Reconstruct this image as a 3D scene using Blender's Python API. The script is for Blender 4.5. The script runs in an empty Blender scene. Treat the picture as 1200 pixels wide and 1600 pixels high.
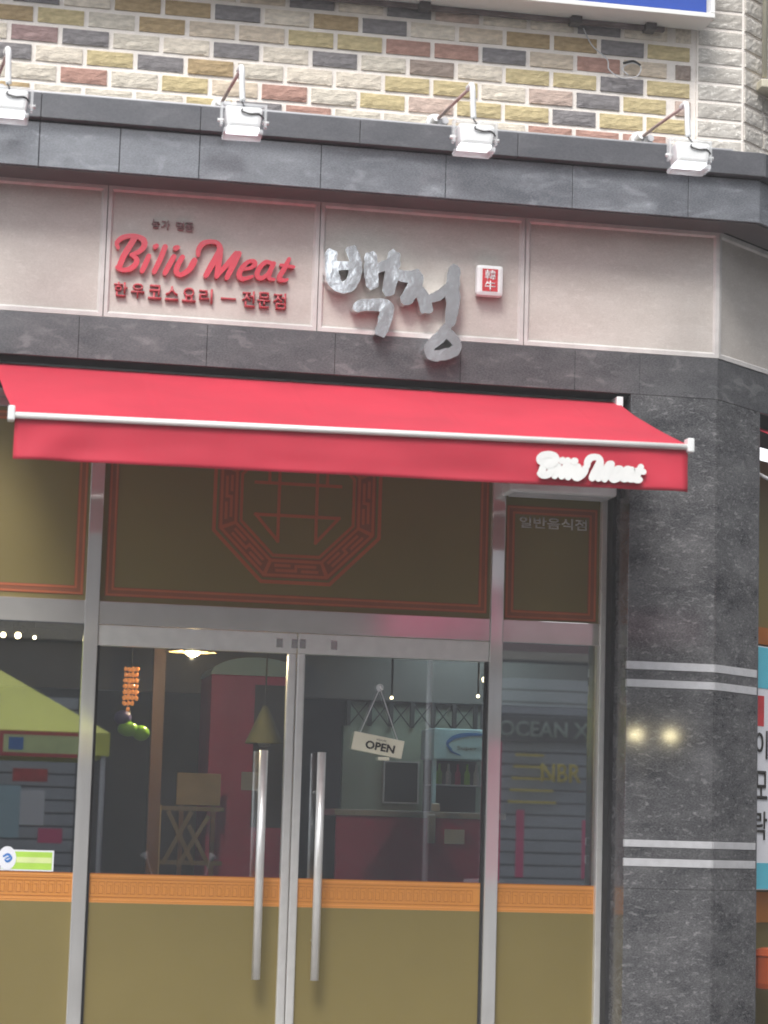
import bpy, bmesh, math, random
from mathutils import Vector, Matrix, noise
S = bpy.context.scene
C = S.collection
rnd = random.Random(7)
R = math.radians

# ------------------------------------------------------------------ camera, sky, sun, exposure
cam_d = bpy.data.cameras.new('camera'); cam = bpy.data.objects.new('camera', cam_d); C.objects.link(cam)
S.camera = cam
pit, yaw, rol = R(7.671), R(-10.521), R(1.675)
fw = Vector((-math.sin(yaw)*math.cos(pit), math.cos(yaw)*math.cos(pit), math.sin(pit)))
rt = Vector((math.cos(yaw), math.sin(yaw), 0)); up = rt.cross(fw)
r2 = rt*math.cos(rol) + up*math.sin(rol); u2 = -rt*math.sin(rol) + up*math.cos(rol)
cam.matrix_world = Matrix(((r2.x, u2.x, -fw.x, 0), (r2.y, u2.y, -fw.y, -10), (r2.z, u2.z, -fw.z, 1.5), (0, 0, 0, 1)))
cam_d.sensor_fit = 'VERTICAL'; cam_d.sensor_height = 24.0; cam_d.lens = 24.0*3700/1600
cam_d.clip_end = 500
cam_d.dof.use_dof = True; cam_d.dof.focus_distance = 13.5; cam_d.dof.aperture_fstop = 2.3

W = bpy.data.worlds.new('World'); S.world = W; W.use_nodes = True
wn = W.node_tree.nodes; wl = W.node_tree.links
bg = wn['Background']; sky = wn.new('ShaderNodeTexSky'); sky.sky_type = 'NISHITA'; sky.sun_disc = False
SUN_EL, SUN_AZ = R(52), R(205)          # azimuth clockwise from +Y
sky.sun_elevation = SUN_EL; sky.sun_rotation = SUN_AZ
hs = wn.new('ShaderNodeHueSaturation'); hs.inputs['Saturation'].default_value = 0.2
wl.new(sky.outputs[0], hs.inputs['Color']); wl.new(hs.outputs[0], bg.inputs[0]); bg.inputs[1].default_value = 0.125
sd = bpy.data.lights.new('sun', 'SUN'); sd.energy = 1.5; sd.angle = R(22); sd.color = (1, .965, .92)
so = bpy.data.objects.new('sun', sd); C.objects.link(so)
sv = Vector((math.sin(SUN_AZ)*math.cos(SUN_EL), math.cos(SUN_AZ)*math.cos(SUN_EL), math.sin(SUN_EL)))
so.rotation_euler = sv.to_track_quat('Z', 'Y').to_euler()
S.view_settings.view_transform = 'Standard'; S.view_settings.look = 'None'
S.view_settings.exposure = 1.22; S.view_settings.gamma = 1; S.view_settings.use_curve_mapping = False

# ------------------------------------------------------------------ materials
def L(r, g, b):      # srgb 0-255 -> linear
    f = lambda c: (c/255/12.92 if c/255 < .04045 else ((c/255+.055)/1.055)**2.4)
    return (f(r), f(g), f(b), 1)
def mat(name, col, rough=.6, metal=0, var=0, vscale=8, bump=0, bscale=60, spec=.5, emit=None, estr=0, coat=0, stretch=None, hue=None):
    m = bpy.data.materials.new(name); m.use_nodes = True
    nt = m.node_tree; n = nt.nodes; l = nt.links; p = n['Principled BSDF']
    p.inputs['Base Color'].default_value = col; p.inputs['Roughness'].default_value = rough
    p.inputs['Metallic'].default_value = metal; p.inputs['Specular IOR Level'].default_value = spec
    p.inputs['Coat Weight'].default_value = coat
    tc = n.new('ShaderNodeTexCoord'); src = tc.outputs['Object']
    if stretch:
        mp = n.new('ShaderNodeMapping'); mp.inputs['Scale'].default_value = stretch; l.new(src, mp.inputs[0]); src = mp.outputs[0]
    if var:
        no = n.new('ShaderNodeTexNoise'); no.inputs['Scale'].default_value = vscale; no.inputs['Detail'].default_value = 5
        l.new(src, no.inputs['Vector'])
        rp = n.new('ShaderNodeMapRange'); rp.inputs[1].default_value = .3; rp.inputs[2].default_value = .7
        l.new(no.outputs[0], rp.inputs[0])
        mx = n.new('ShaderNodeMix'); mx.data_type = 'RGBA'
        mx.inputs['A'].default_value = tuple(c*(1-var) for c in col[:3])+(1,)
        hc = hue or tuple(min(1, c*(1+var)) for c in col[:3])+(1,)
        mx.inputs['B'].default_value = hc
        l.new(rp.outputs[0], mx.inputs['Factor']); l.new(mx.outputs['Result'], p.inputs['Base Color'])
    if bump:
        nb = n.new('ShaderNodeTexNoise'); nb.inputs['Scale'].default_value = bscale; nb.inputs['Detail'].default_value = 4
        l.new(src, nb.inputs['Vector']); bm_ = n.new('ShaderNodeBump'); bm_.inputs['Strength'].default_value = bump
        bm_.inputs['Distance'].default_value = .01; l.new(nb.outputs[0], bm_.inputs['Height']); l.new(bm_.outputs[0], p.inputs['Normal'])
    if emit:
        p.inputs['Emission Color'].default_value = emit; p.inputs['Emission Strength'].default_value = estr
    return m
def granite(name, dark, light, rough, fleck=.5, fscale=14):
    """polished stone: cloudy ground with slanted pale flecks and fine grain"""
    m = bpy.data.materials.new(name); m.use_nodes = True
    nt = m.node_tree; n = nt.nodes; l = nt.links; p = n['Principled BSDF']
    tc = n.new('ShaderNodeTexCoord'); mp = n.new('ShaderNodeMapping')
    mp.inputs['Rotation'].default_value = (0, R(-32), 0); mp.inputs['Scale'].default_value = (1.0, 1, 2.3)
    g = n.new('ShaderNodeNewGeometry'); l.new(g.outputs['Position'], mp.inputs[0])
    a = n.new('ShaderNodeTexNoise'); a.inputs['Scale'].default_value = 4; a.inputs['Detail'].default_value = 8; a.inputs['Roughness'].default_value = .7
    b = n.new('ShaderNodeTexNoise'); b.inputs['Scale'].default_value = fscale; b.inputs['Detail'].default_value = 3; b.inputs['Distortion'].default_value = .8
    c = n.new('ShaderNodeTexNoise'); c.inputs['Scale'].default_value = 110; c.inputs['Detail'].default_value = 2
    for t in (a, b, c): l.new(mp.outputs[0], t.inputs['Vector'])
    ra = n.new('ShaderNodeMapRange'); ra.inputs[1].default_value = .3; ra.inputs[2].default_value = .75; ra.inputs[4].default_value = .45; l.new(a.outputs[0], ra.inputs[0])
    rb = n.new('ShaderNodeMapRange'); rb.inputs[1].default_value = .56; rb.inputs[2].default_value = .72; rb.inputs[4].default_value = fleck; l.new(b.outputs[0], rb.inputs[0])
    rc = n.new('ShaderNodeMapRange'); rc.inputs[1].default_value = .35; rc.inputs[2].default_value = .7; rc.inputs[3].default_value = -.1; rc.inputs[4].default_value = .22; l.new(c.outputs[0], rc.inputs[0])
    s1 = n.new('ShaderNodeMath'); s1.operation = 'ADD'; l.new(ra.outputs[0], s1.inputs[0]); l.new(rb.outputs[0], s1.inputs[1])
    s2 = n.new('ShaderNodeMath'); s2.operation = 'ADD'; s2.use_clamp = True; l.new(s1.outputs[0], s2.inputs[0]); l.new(rc.outputs[0], s2.inputs[1])
    mx = n.new('ShaderNodeMix'); mx.data_type = 'RGBA'; mx.inputs['A'].default_value = dark; mx.inputs['B'].default_value = light
    l.new(s2.outputs[0], mx.inputs['Factor']); l.new(mx.outputs['Result'], p.inputs['Base Color'])
    p.inputs['Roughness'].default_value = rough; p.inputs['Specular IOR Level'].default_value = .9 if rough < .4 else .4
    return m
M = {}
M['granite'] = granite('dark_granite', (.030, .031, .036, 1), (.33, .325, .33, 1), .055, .45, 30)
M['granite2'] = granite('dark_granite_matt', (.055, .057, .063, 1), (.26, .255, .26, 1), .2, .38, 9)
M['granite_blue'] = granite('grey_granite', (.11, .118, .135, 1), (.36, .38, .41, 1), .16, .3, 7)
M['cap'] = granite('cap_granite', (.06, .063, .074, 1), (.17, .17, .18, 1), .38, .25, 8)
M['panel'] = granite('pale_marble', (.50, .455, .415, 1), (.74, .70, .655, 1), .42, .22, 22)
M['panel_edge'] = mat('pale_marble_edge', (.62, .595, .575, 1), .4, var=.1, vscale=14)
M['stripe'] = mat('stripe_stone', (.52, .52, .54, 1), .4, var=.08, vscale=30)
M['joint'] = mat('dark_joint', (.02, .02, .022, 1), .9, var=.2, vscale=30)
M['mortar'] = mat('mortar', (.90, .84, .78, 1), .9, var=.07, vscale=14, bump=.3, bscale=120)
BC = {'W': (.78, .70, .585), 'Y': (.60, .495, .27), 'O': (.46, .335, .18), 'D': (.235, .22, .225), 'R': (.47, .27, .215),
      'P': (.60, .46, .39), 'T': (.70, .59, .46), 'B': (.33, .26, .22), 'V': (.36, .24, .23), 'G': (.69, .63, .53)}
for k, c in BC.items():
    M['brick'+k] = mat('brick_'+{'W':'white','Y':'yellow','O':'ochre','D':'slate','R':'red','P':'pink','T':'tan','B':'brown','V':'purple_red','G':'grey'}[k],
        c+(1,), .85, var=.26, vscale=22, bump=.55, bscale=55, stretch=(1, 1, 3), hue=tuple(min(1, x*1.12+.03) for x in c)+(1,))
m = M['block'] = granite('speckled_block', (.40, .37, .33, 1), (.86, .83, .77, 1), .85, .9, 34)
M['steel'] = mat('brushed_steel', (.84, .83, .81, 1), .06, .64, var=.06, vscale=30, stretch=(1, 1, .05), bump=.01, bscale=6)
M['steel_d'] = mat('satin_steel', (.80, .79, .77, 1), .30, .5, var=.05, vscale=20)
M['steel_flat'] = mat('satin_steel_plate', (.80, .78, .76, 1), .09, .7, var=.05, vscale=9)
M['letter'] = mat('polished_letter', (.86, .90, .92, 1), .14, .8, var=.06, vscale=16, bump=.32, bscale=9)
M['letter_side'] = mat('letter_edge', (.8, .8, .8, 1), .18, 1)
M['white'] = mat('white_paint', (.82, .82, .80, 1), .4, var=.04, vscale=6)
M['whitep'] = mat('white_plastic', (.85, .86, .86, 1), .3, coat=.3, var=.03, vscale=20)
M['clear'] = mat('clear_plastic', (.9, .92, .93, 1), .12)
M['clear'].node_tree.nodes['Principled BSDF'].inputs['Alpha'].default_value = .38
M['lampface'] = mat('floodlight_lens', (.9, .93, .96, 1), .3, emit=(.93, .97, 1, 1), estr=1.6)
M['rod'] = mat('rusty_rod', (.50, .37, .34, 1), .6, var=.2, vscale=30)
M['rod_d'] = mat('purple_brown_rail', (.20, .16, .16, 1), .7, var=.3, vscale=12)  # dull purple-brown of the rail under the blue signboard
M['cable'] = mat('black_cable', (.02, .02, .02, 1), .5, var=.2)
M['blue'] = mat('blue_sign_face', (.030, .085, .42, 1), .35, var=.05, vscale=3)
M['lightgrey'] = mat('light_grey_sheet', (.55, .55, .57, 1), .5, var=.08, vscale=6)
M['awn'] = mat('red_canvas', (.52, .026, .054, 1), .75, var=.10, vscale=2.2, bump=.12, bscale=400)
M['redlogo'] = mat('red_acrylic', (.62, .022, .05, 1), .22, coat=.6, var=.05)
M['redtext'] = mat('red_letter', (.50, .07, .085, 1), .35, var=.1)
M['dusty'] = mat('faded_letter', (.33, .20, .20, 1), .5, var=.2)
M['olive'] = mat('olive_film', (.20, .158, .056, 1), .42, var=.03, vscale=5)
M['orange'] = mat('orange_film', (.60, .25, .055, 1), .45, var=.04, vscale=5)
M['orange_l'] = mat('orange_film_light', (.70, .30, .08, 1), .45, var=.04)
M['orange_d'] = mat('orange_film_dark', (.40, .13, .025, 1), .45, var=.04)
M['rust'] = mat('rust_line_film', (.46, .125, .050, 1), .5, var=.06)
M['rust_d'] = mat('rust_line_film_dark', (.27, .095, .044, 1), .5, var=.06)
M['cream'] = mat('cream_board', (.74, .70, .55, 1), .5, var=.05)
M['ink'] = mat('black_ink', (.025, .022, .02, 1), .6, var=.2)
M['greytext'] = mat('silver_text', (.52, .50, .46, 1), .4, var=.15)
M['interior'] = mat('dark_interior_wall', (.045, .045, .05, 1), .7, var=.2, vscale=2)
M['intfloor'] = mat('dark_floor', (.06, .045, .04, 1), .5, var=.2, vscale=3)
M['wood'] = mat('brown_wood', (.17, .075, .035, 1), .5, var=.3, vscale=5, stretch=(1, 1, .1))
M['tanwood'] = mat('tan_wood', (.42, .32, .16, 1), .5, var=.2, vscale=6)
M['dimwood'] = mat('dim_wood', (.20, .15, .085, 1), .6, var=.3, vscale=6)
M['crimson'] = mat('crimson_panel', (.62, .035, .18, 1), .5, var=.1, vscale=3)
M['palegreen'] = mat('pale_green_wall', (.33, .40, .35, 1), .6, var=.15, vscale=2)
M['paleblue'] = mat('pale_blue_plastic', (.45, .66, .75, 1), .35, var=.05)
M['swoosh'] = mat('blue_print', (.04, .19, .55, 1), .4, var=.05)
M['cyan'] = mat('cyan_print', (.12, .52, .66, 1), .5, var=.05)
M['bannerw'] = mat('banner_white', (.78, .79, .84, 1), .55, var=.03)
M['redprint'] = mat('red_print', (.6, .05, .06, 1), .5, var=.2)
M['parasol_cone'] = mat('olive_parasol', (.08, .085, .03, 1), .7, var=.1)
M['tent'] = mat('lime_canvas', (.74, .76, .15, 1), .7, var=.08, vscale=2)
M['green'] = mat('green_plastic', (.30, .66, .04, 1), .3, coat=.5, var=.1)
M['purple'] = mat('purple_plastic', (.10, .08, .26, 1), .4, var=.1)
M['amber'] = mat('amber_beads', (.6, .2, .04, 1), .2, emit=(1, .35, .08, 1), estr=.55)
M['glow'] = mat('lamp_glow', (1, .9, .7, 1), .3, emit=(1, .78, .42, 1), estr=7)
M['glow2'] = mat('bulb_glow', (1, .9, .7, 1), .3, emit=(1, .86, .5, 1), estr=24)
M['kitchenlight'] = mat('tube_glow', (1, 1, 1, 1), .3, emit=(.85, 1, .95, 1), estr=1)
M['pink'] = mat('pink_canvas', (.88, .10, .27, 1), .6, var=.08, vscale=2)
M['pinkl'] = mat('pale_pink_canvas', (.80, .42, .50, 1), .6, var=.08, vscale=2)
M['shutter'] = mat('grey_shutter', (.44, .47, .52, 1), .45, .1, var=.12, vscale=1.5)
M['oppwall'] = mat('dark_street_wall', (.12, .12, .125, 1), .7, var=.25, vscale=1)
M['oppwall2'] = mat('tan_street_wall', (.38, .34, .28, 1), .8, var=.15, vscale=1)
M['yellow'] = mat('yellow_print', (.75, .60, .06, 1), .5, var=.1)
M['lime'] = mat('lime_print', (.42, .68, .09, 1), .5, var=.1)
M['limel'] = mat('pale_lime_print', (.68, .78, .35, 1), .5, var=.1)
M['orangered'] = mat('orange_red_paint', (.42, .085, .03, 1), .3, coat=.4, var=.12)
M['asphalt'] = mat('asphalt', (.05, .05, .052, 1), .9, var=.3, vscale=6, bump=.4, bscale=90)
M['paving'] = mat('paving_slab', (.28, .27, .26, 1), .85, var=.15, vscale=4, bump=.2)
M['kerb'] = mat('kerb_stone', (.33, .32, .31, 1), .85, var=.15, vscale=6, bump=.2)
M['pipe'] = mat('beige_pipe', (.58, .54, .42, 1), .5, var=.08)
M['soffit_grey'] = mat('soffit_stone', (.09, .082, .085, 1), .35, var=.2, vscale=6)  # dark grey tone of the soffit and the sign brackets
def glassmat(name, tint, refl):
    m = bpy.data.materials.new(name); m.use_nodes = True; nt = m.node_tree; n = nt.nodes; l = nt.links
    n.remove(n['Principled BSDF'])
    t = n.new('ShaderNodeBsdfTransparent'); t.inputs[0].default_value = tint
    g = n.new('ShaderNodeBsdfGlossy'); g.inputs['Roughness'].default_value = .012; g.inputs[0].default_value = (.95, .97, 1, 1)
    mx = n.new('ShaderNodeMixShader')
    fr = n.new('ShaderNodeFresnel'); fr.inputs[0].default_value = 1.5
    mp = n.new('ShaderNodeMath'); mp.operation = 'ADD'; mp.inputs[1].default_value = refl; mp.use_clamp = True
    l.new(fr.outputs[0], mp.inputs[0]); l.new(mp.outputs[0], mx.inputs[0])
    l.new(t.outputs[0], mx.inputs[1]); l.new(g.outputs[0], mx.inputs[2]); l.new(mx.outputs[0], n['Material Output'].inputs[0])
    return m
M['glass'] = glassmat('shop_glass', (.74, .77, .78, 1), .22)

# ------------------------------------------------------------------ helpers
def empty(name, loc=(0, 0, 0), label=None, cat=None, group=None, rz=0):
    o = bpy.data.objects.new(name, None); C.objects.link(o); o.location = loc; o.rotation_euler = (0, 0, rz)
    o.empty_display_size = .05
    if label: o['label'] = label
    if cat: o['category'] = cat
    if group: o['group'] = group
    return o
def link(name, me, m=None, parent=None, label=None, cat=None, group=None, kind=None, smooth=False):
    o = bpy.data.objects.new(name, me); C.objects.link(o)
    if m is not None and not me.materials: me.materials.append(M[m] if isinstance(m, str) else m)
    if parent: o.parent = parent
    for k, v in (('label', label), ('category', cat), ('group', group), ('kind', kind)):
        if v: o[k] = v
    if smooth:
        for p in me.polygons: p.use_smooth = True
    return o
def bmesh_me(bm, name='m'):
    bmesh.ops.recalc_face_normals(bm, faces=bm.faces)
    me = bpy.data.meshes.new(name); bm.to_mesh(me); bm.free(); return me
def box(bm, x0, x1, y0, y1, z0, z1, bev=0):
    r = bmesh.ops.create_cube(bm, size=1)
    for v in r['verts']:
        v.co = Vector((x0 if v.co.x < 0 else x1, y0 if v.co.y < 0 else y1, z0 if v.co.z < 0 else z1))
    if bev:
        es = list({e for v in r['verts'] for e in v.link_edges})
        bmesh.ops.bevel(bm, geom=es, offset=bev, segments=2, affect='EDGES', profile=.6)
def bx(name, x0, x1, y0, y1, z0, z1, m, parent=None, bev=0, **k):
    bm = bmesh.new(); box(bm, x0, x1, y0, y1, z0, z1, bev); return link(name, bmesh_me(bm), m, parent, **k)
def tubebm(bm, pts, r, seg=10, radii=None, cap=True):
    pts = [Vector(p) for p in pts]; rings = []
    for i, p in enumerate(pts):
        d = (pts[min(i+1, len(pts)-1)]-pts[max(i-1, 0)]).normalized()
        a = d.orthogonal().normalized() if abs(d.y) < .99 else Vector((1, 0, 0)); 
        if rings_axis[0] is not None:
            a = (rings_axis[0]-d*rings_axis[0].dot(d)).normalized()
        rings_axis[0] = a; b = d.cross(a); rr = radii[i] if radii else r
        rings.append([bm.verts.new(p+a*rr*math.cos(2*math.pi*k/seg)+b*rr*math.sin(2*math.pi*k/seg)) for k in range(seg)])
    for i in range(len(rings)-1):
        for k in range(seg): bm.faces.new((rings[i][k], rings[i][(k+1) % seg], rings[i+1][(k+1) % seg], rings[i+1][k]))
    if cap: bm.faces.new(rings[0][::-1]); bm.faces.new(rings[-1])
    rings_axis[0] = None
rings_axis = [None]
def tube(name, pts, r, m, parent=None, seg=10, radii=None, **k):
    bm = bmesh.new(); tubebm(bm, pts, r, seg, radii); return link(name, bmesh_me(bm), m, parent, smooth=True, **k)
def prism(name, plan, z0, z1, m, parent=None, bev=0, **k):
    """plan polygon (list of xy) extruded in z"""
    bm = bmesh.new(); f = bm.faces.new([bm.verts.new((x, y, z0)) for x, y in plan])
    r = bmesh.ops.extrude_face_region(bm, geom=[f])
    for v in r['geom']:
        if isinstance(v, bmesh.types.BMVert): v.co.z = z1
    if bev:
        bmesh.ops.recalc_face_normals(bm, faces=bm.faces)
        bmesh.ops.bevel(bm, geom=list(bm.edges), offset=bev, segments=1, affect='EDGES')
    return link(name, bmesh_me(bm), m, parent, **k)
def facepoly(bm, poly, y0, y1):
    """polygon given in xz extruded from y0 (front) to y1"""
    f0 = [bm.verts.new((x, y0, z)) for x, z in poly]; f1 = [bm.verts.new((x, y1, z)) for x, z in poly]
    bm.faces.new(f0); bm.faces.new(f1[::-1]); n = len(poly)
    for i in range(n): bm.faces.new((f0[i], f1[i], f1[(i+1) % n], f0[(i+1) % n]))
def cat_rom(P, n=8):
    out = []; P = [P[0]]+list(P)+[P[-1]]
    for i in range(1, len(P)-2):
        p0, p1, p2, p3 = P[i-1:i+3]
        for s in range(n):
            t = s/n
            out.append(tuple(.5*((2*b)+(-a+c)*t+(2*a-5*b+4*c-d)*t*t+(-a+3*b-3*c+d)*t**3) for a, b, c, d in zip(p0, p1, p2, p3)))
    out.append(tuple(P[-2])); return out
def stroke(bm, pts, y, depth, idx=0, n=7, capn=5, capr=1.0, jit=0):
    """pts: (x, z, halfwidth). ribbon with round ends, extruded to y+depth"""
    Q = cat_rom(pts, n); Lf = []; Rt = []
    N = len(Q)
    for i, (x, z, w) in enumerate(Q):
        wl_ = w*(1+jit*noise.noise(Vector((x*60, z*60, 1)))); wr_ = w*(1+jit*noise.noise(Vector((x*60, z*60, 9))))
        a = Q[max(i-1, 0)]; b = Q[min(i+1, N-1)]
        dx, dz = b[0]-a[0], b[1]-a[1]; d = math.hypot(dx, dz) or 1
        Lf.append((x-dz/d*wl_, z+dx/d*wl_)); Rt.append((x+dz/d*wr_, z-dx/d*wr_))
    def cap(q, a, b):     # half disc beyond end
        x, z, w = q; ang = math.atan2(a[1]-z, a[0]-x)
        out = []
        for k in range(1, capn):
            u, v = math.cos(math.pi*k/capn), -math.sin(math.pi*k/capn)*capr*(1+jit*2*math.sin(k*2.1+x*90))
            out.append((x+w*(u*math.cos(ang)-v*math.sin(ang)), z+w*(u*math.sin(ang)+v*math.cos(ang))))
        return out
    endc = cap(Q[-1], Lf[-1], Rt[-1]); stc = cap(Q[0], Rt[0], Lf[0])
    yf = y-idx*.0005
    fr = {}
    def vt(p, s): return (bm.verts.new((p[0], yf-s*.00003, p[1])), bm.verts.new((p[0], y+depth, p[1])))
    LV = [vt(p, i) for i, p in enumerate(Lf)]; RV = [vt(p, i) for i, p in enumerate(Rt)]
    EV = [vt(p, N) for p in endc]; SV = [vt(p, 0) for p in stc]
    for i in range(N-1):
        bm.faces.new((LV[i][0], RV[i][0], RV[i+1][0], LV[i+1][0]))
        bm.faces.new((LV[i][1], LV[i+1][1], RV[i+1][1], RV[i][1]))
    bm.faces.new([LV[-1][0]]+[RV[-1][0]]+[e[0] for e in EV[::-1]])
    bm.faces.new([RV[0][0]]+[LV[0][0]]+[e[0] for e in SV[::-1]])
    loop = LV+EV+RV[::-1]+SV; m = len(loop)
    for i in range(m): bm.faces.new((loop[i][0], loop[i][1], loop[(i+1) % m][1], loop[(i+1) % m][0]))
def strokes_obj(name, sts, y, depth, m, parent, **k):
    bm = bmesh.new()
    for i, s in enumerate(sts): stroke(bm, s, y, depth, i)
    return link(name, bmesh_me(bm), m, parent, **k)
def text_me(body, size_x, size_z, depth, bold=0, shear=0, vertical=False):
    """text mesh fitted in a box size_x by size_z, lower left at origin, facing -Y"""
    cu = bpy.data.curves.new('t', 'FONT'); cu.body = body; cu.extrude = 0; cu.offset = bold; cu.shear = shear; cu.resolution_u = 3
    o = bpy.data.objects.new('t', cu); C.objects.link(o); bpy.context.view_layer.update()
    me = bpy.data.meshes.new_from_object(o.evaluated_get(bpy.context.evaluated_depsgraph_get()))
    bpy.data.objects.remove(o)
    vs = [v.co.copy() for v in me.vertices]
    x0 = min(v.x for v in vs); x1 = max(v.x for v in vs); y0 = min(v.y for v in vs); y1 = max(v.y for v in vs)
    for v in me.vertices:
        v.co = Vector(((v.co.x-x0)/(x1-x0)*size_x, 0, (v.co.y-y0)/(y1-y0)*size_z))
    bm = bmesh.new(); bm.from_mesh(me); bpy.data.meshes.remove(me)
    bmesh.ops.remove_doubles(bm, verts=bm.verts, dist=1e-6)
    if depth:
        r = bmesh.ops.extrude_face_region(bm, geom=list(bm.faces))
        for v in r['geom']:
            if isinstance(v, bmesh.types.BMVert): v.co.y -= depth
    return bmesh_me(bm)
def text(name, body, x, y, z, sx, sz, depth, m, parent, rot=(0, 0, 0), **k):
    o = link(name, text_me(body, sx, sz, depth, k.pop('bold', 0), k.pop('shear', 0)), m, parent, **k)
    o.location = (x, y, z); o.rotation_euler = rot; return o

T40 = math.tan(R(20)); CA, SA = math.cos(R(40)), math.sin(R(40))
def plan_front(xc, y, xl, back, tend=1.6):
    """plan polygon of a band with front line y, corner at xc then angled 40 degrees, thickness to back"""
    th = back-y; xb = xc-th*T40
    return [(xl, y), (xc, y), (xc+tend*CA, y+tend*SA), (xc+tend*CA-th*SA*1.0, y+tend*SA+th*CA), (xb, back), (xl, back)]
def angled(xc, y, t0, t1, n0, n1):
    """plan rectangle on the angled side: t along, n inwards"""
    P = lambda t, n: (xc+t*CA-n*SA, y+t*SA+n*CA)
    return [P(t0, n0), P(t1, n0), P(t1, n1), P(t0, n1)]

# ------------------------------------------------------------------ ground and street
bx('ground', -49, 49, -49, 49, -.35, -.16, 'asphalt', kind='structure')
bx('road', -40, 40, -14.4, -3.2, -.155, -.13, 'asphalt', kind='structure')
pv = bx('pavement', -40, 40, -2.95, 12, -.155, -.004, 'joint', kind='structure')
bm = bmesh.new()
for i in range(-14, 20):
    for j in range(-10, 1): box(bm, i*.4+.004, i*.4+.396, j*.3-.001+.004, j*.3+.295, -.03, 0, .004)
link('paving_slab', bmesh_me(bm), 'paving', pv, kind='stuff')
kb = empty('kerb', (0, 0, 0)); kb['kind'] = 'structure'
for i in range(-20, 22): bx('kerb_stone', i, i+.992, -3.2, -2.95, -.155, .0, 'kerb', kb, bev=.01)
bx('pavement_opposite', -40, 40, -17.0, -14.4, -.155, -.02, 'paving', kind='structure')

# ------------------------------------------------------------------ upper brick wall
bw = empty('brick_wall', (1.5, .05, 4.5), 'upper wall of mixed white, yellow, red and slate bricks above the dark stone cornice', 'wall')
def loc(o, p):  # keep world position under an empty with offset
    o.parent = p; o.matrix_parent_inverse = Matrix.Translation(-Vector(p.location)); return o
ox, oy, oz = bw.location
loc(bx('mortar', -2.2, 3.262, .0605, .22, 4.25, 6.9, 'mortar'), bw)
bmeshes = []
for v in range(7):
    bm = bmesh.new(); w, h, d = .2, .066, .05; nx, nz = 8, 4; g = []
    for j in range(nz+1):
        for i in range(nx+1):
            x = -w/2+w*i/nx; z = -h/2+h*j/nz; e = (i in (0, nx)) or (j in (0, nz))
            y = (0.004 if e else 0)+noise.noise(Vector((x*26+v*9, z*40, v*3.1)))*(.0055 if not e else .002)
            if e: x += noise.noise(Vector((z*50, v*5, 1)))*.0015; z += noise.noise(Vector((x*40, v*7, 5)))*.0015
            g.append(bm.verts.new((x, y, z)))
    for j in range(nz):
        for i in range(nx): a = j*(nx+1)+i; bm.faces.new((g[a], g[a+1], g[a+nx+2], g[a+nx+1]))
    bo = [e for e in bm.edges if e.is_boundary]
    r = bmesh.ops.extrude_edge_only(bm, edges=bo)
    for q in r['geom']:
        if isinstance(q, bmesh.types.BMVert): q.co.y = .03
    me = bpy.data.meshes.new('brick%d' % v); bm.normal_update(); bm.to_mesh(me); bm.free(); me.materials.append(None); bmeshes.append(me)
PIT = .2208; RP = .0863
rows = {1: 'TWGRGYTRWYPYYYDYY', 2: 'YDWYDOWWWYYWPDYp', 3: 'GVDWWDWDWBWYYDY', 4: 'OYWOTTYYRRDWRTb', 5: 'WDGOODWODWWOODD'}
def brick(xc, zc, c, wid=1, mesh=None):
    o = bpy.data.objects.new('brick', mesh or rnd.choice(bmeshes)); C.objects.link(o); o.parent = bw
    o.material_slots[0].link = 'OBJECT'; o.material_slots[0].material = M['brick'+c]
    o.location = (xc-ox, .050+rnd.uniform(-.003, .003)-oy, zc-oz)
    fl = rnd.choice((1, -1)); o.scale = (wid, 1, 1)
    o.rotation_euler = (rnd.uniform(-.012, .012), rnd.uniform(-.006, .006), rnd.uniform(-.005, .005))
# sequence: column i of odd rows is centred between joints at .371+i*PIT
ROW = {  # (row, first brick index, colours); odd rows joints at .371+k*PIT, even rows at .257+k*PIT (index 0 starts there)
 1: (-1, 'GRGYTRWYPYYYDYY'), 2: (-1, 'DWYDOWWYYWPDYx'), 3: (-1, 'VDWWDWDWBWYYDY'), 4: (-1, 'OYWOTTYYRRDWRT'), 5: (-1, 'DWOODWODWWOODD')}
ROW[1] = (-2, 'GGRGYTRGYPYYDYY')
ROW[2] = (-1, 'DWYDOGWWYYWPDY')
ROW[3] = (-2, 'WVDGWDWDGBWYYDY')
ROW[4] = (-1, 'OYGOTTYYRRDTRT')
ROW[5] = (-2, 'WDWOODWODWTOOD')
for r_ in range(-1, 13):
    zc = 4.722+(r_-1)*RP-.001
    odd = r_ % 2 == 1; j0 = .371-.0 if odd else .2605
    st, cs = ROW.get(r_, (-9, ''))
    for k in range(-11, 14):
        xc = j0+k*PIT+PIT/2
        if xc+.1 > 3.262: continue
        i = k-st if odd else k-st
        if cs and 0 <= k-st < len(cs): c = cs[k-st]
        else: c = rnd.choice('WWGYYODRTDWP')
        if abs(r_) > 7 and rnd.random() < 0: continue
        brick(xc, zc, c)
    if not odd:      # closing half brick
        c = {2: 'P', 4: 'B'}.get(r_, rnd.choice('WPD')); xc = 3.20; brick(xc, zc, c, .36)
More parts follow.
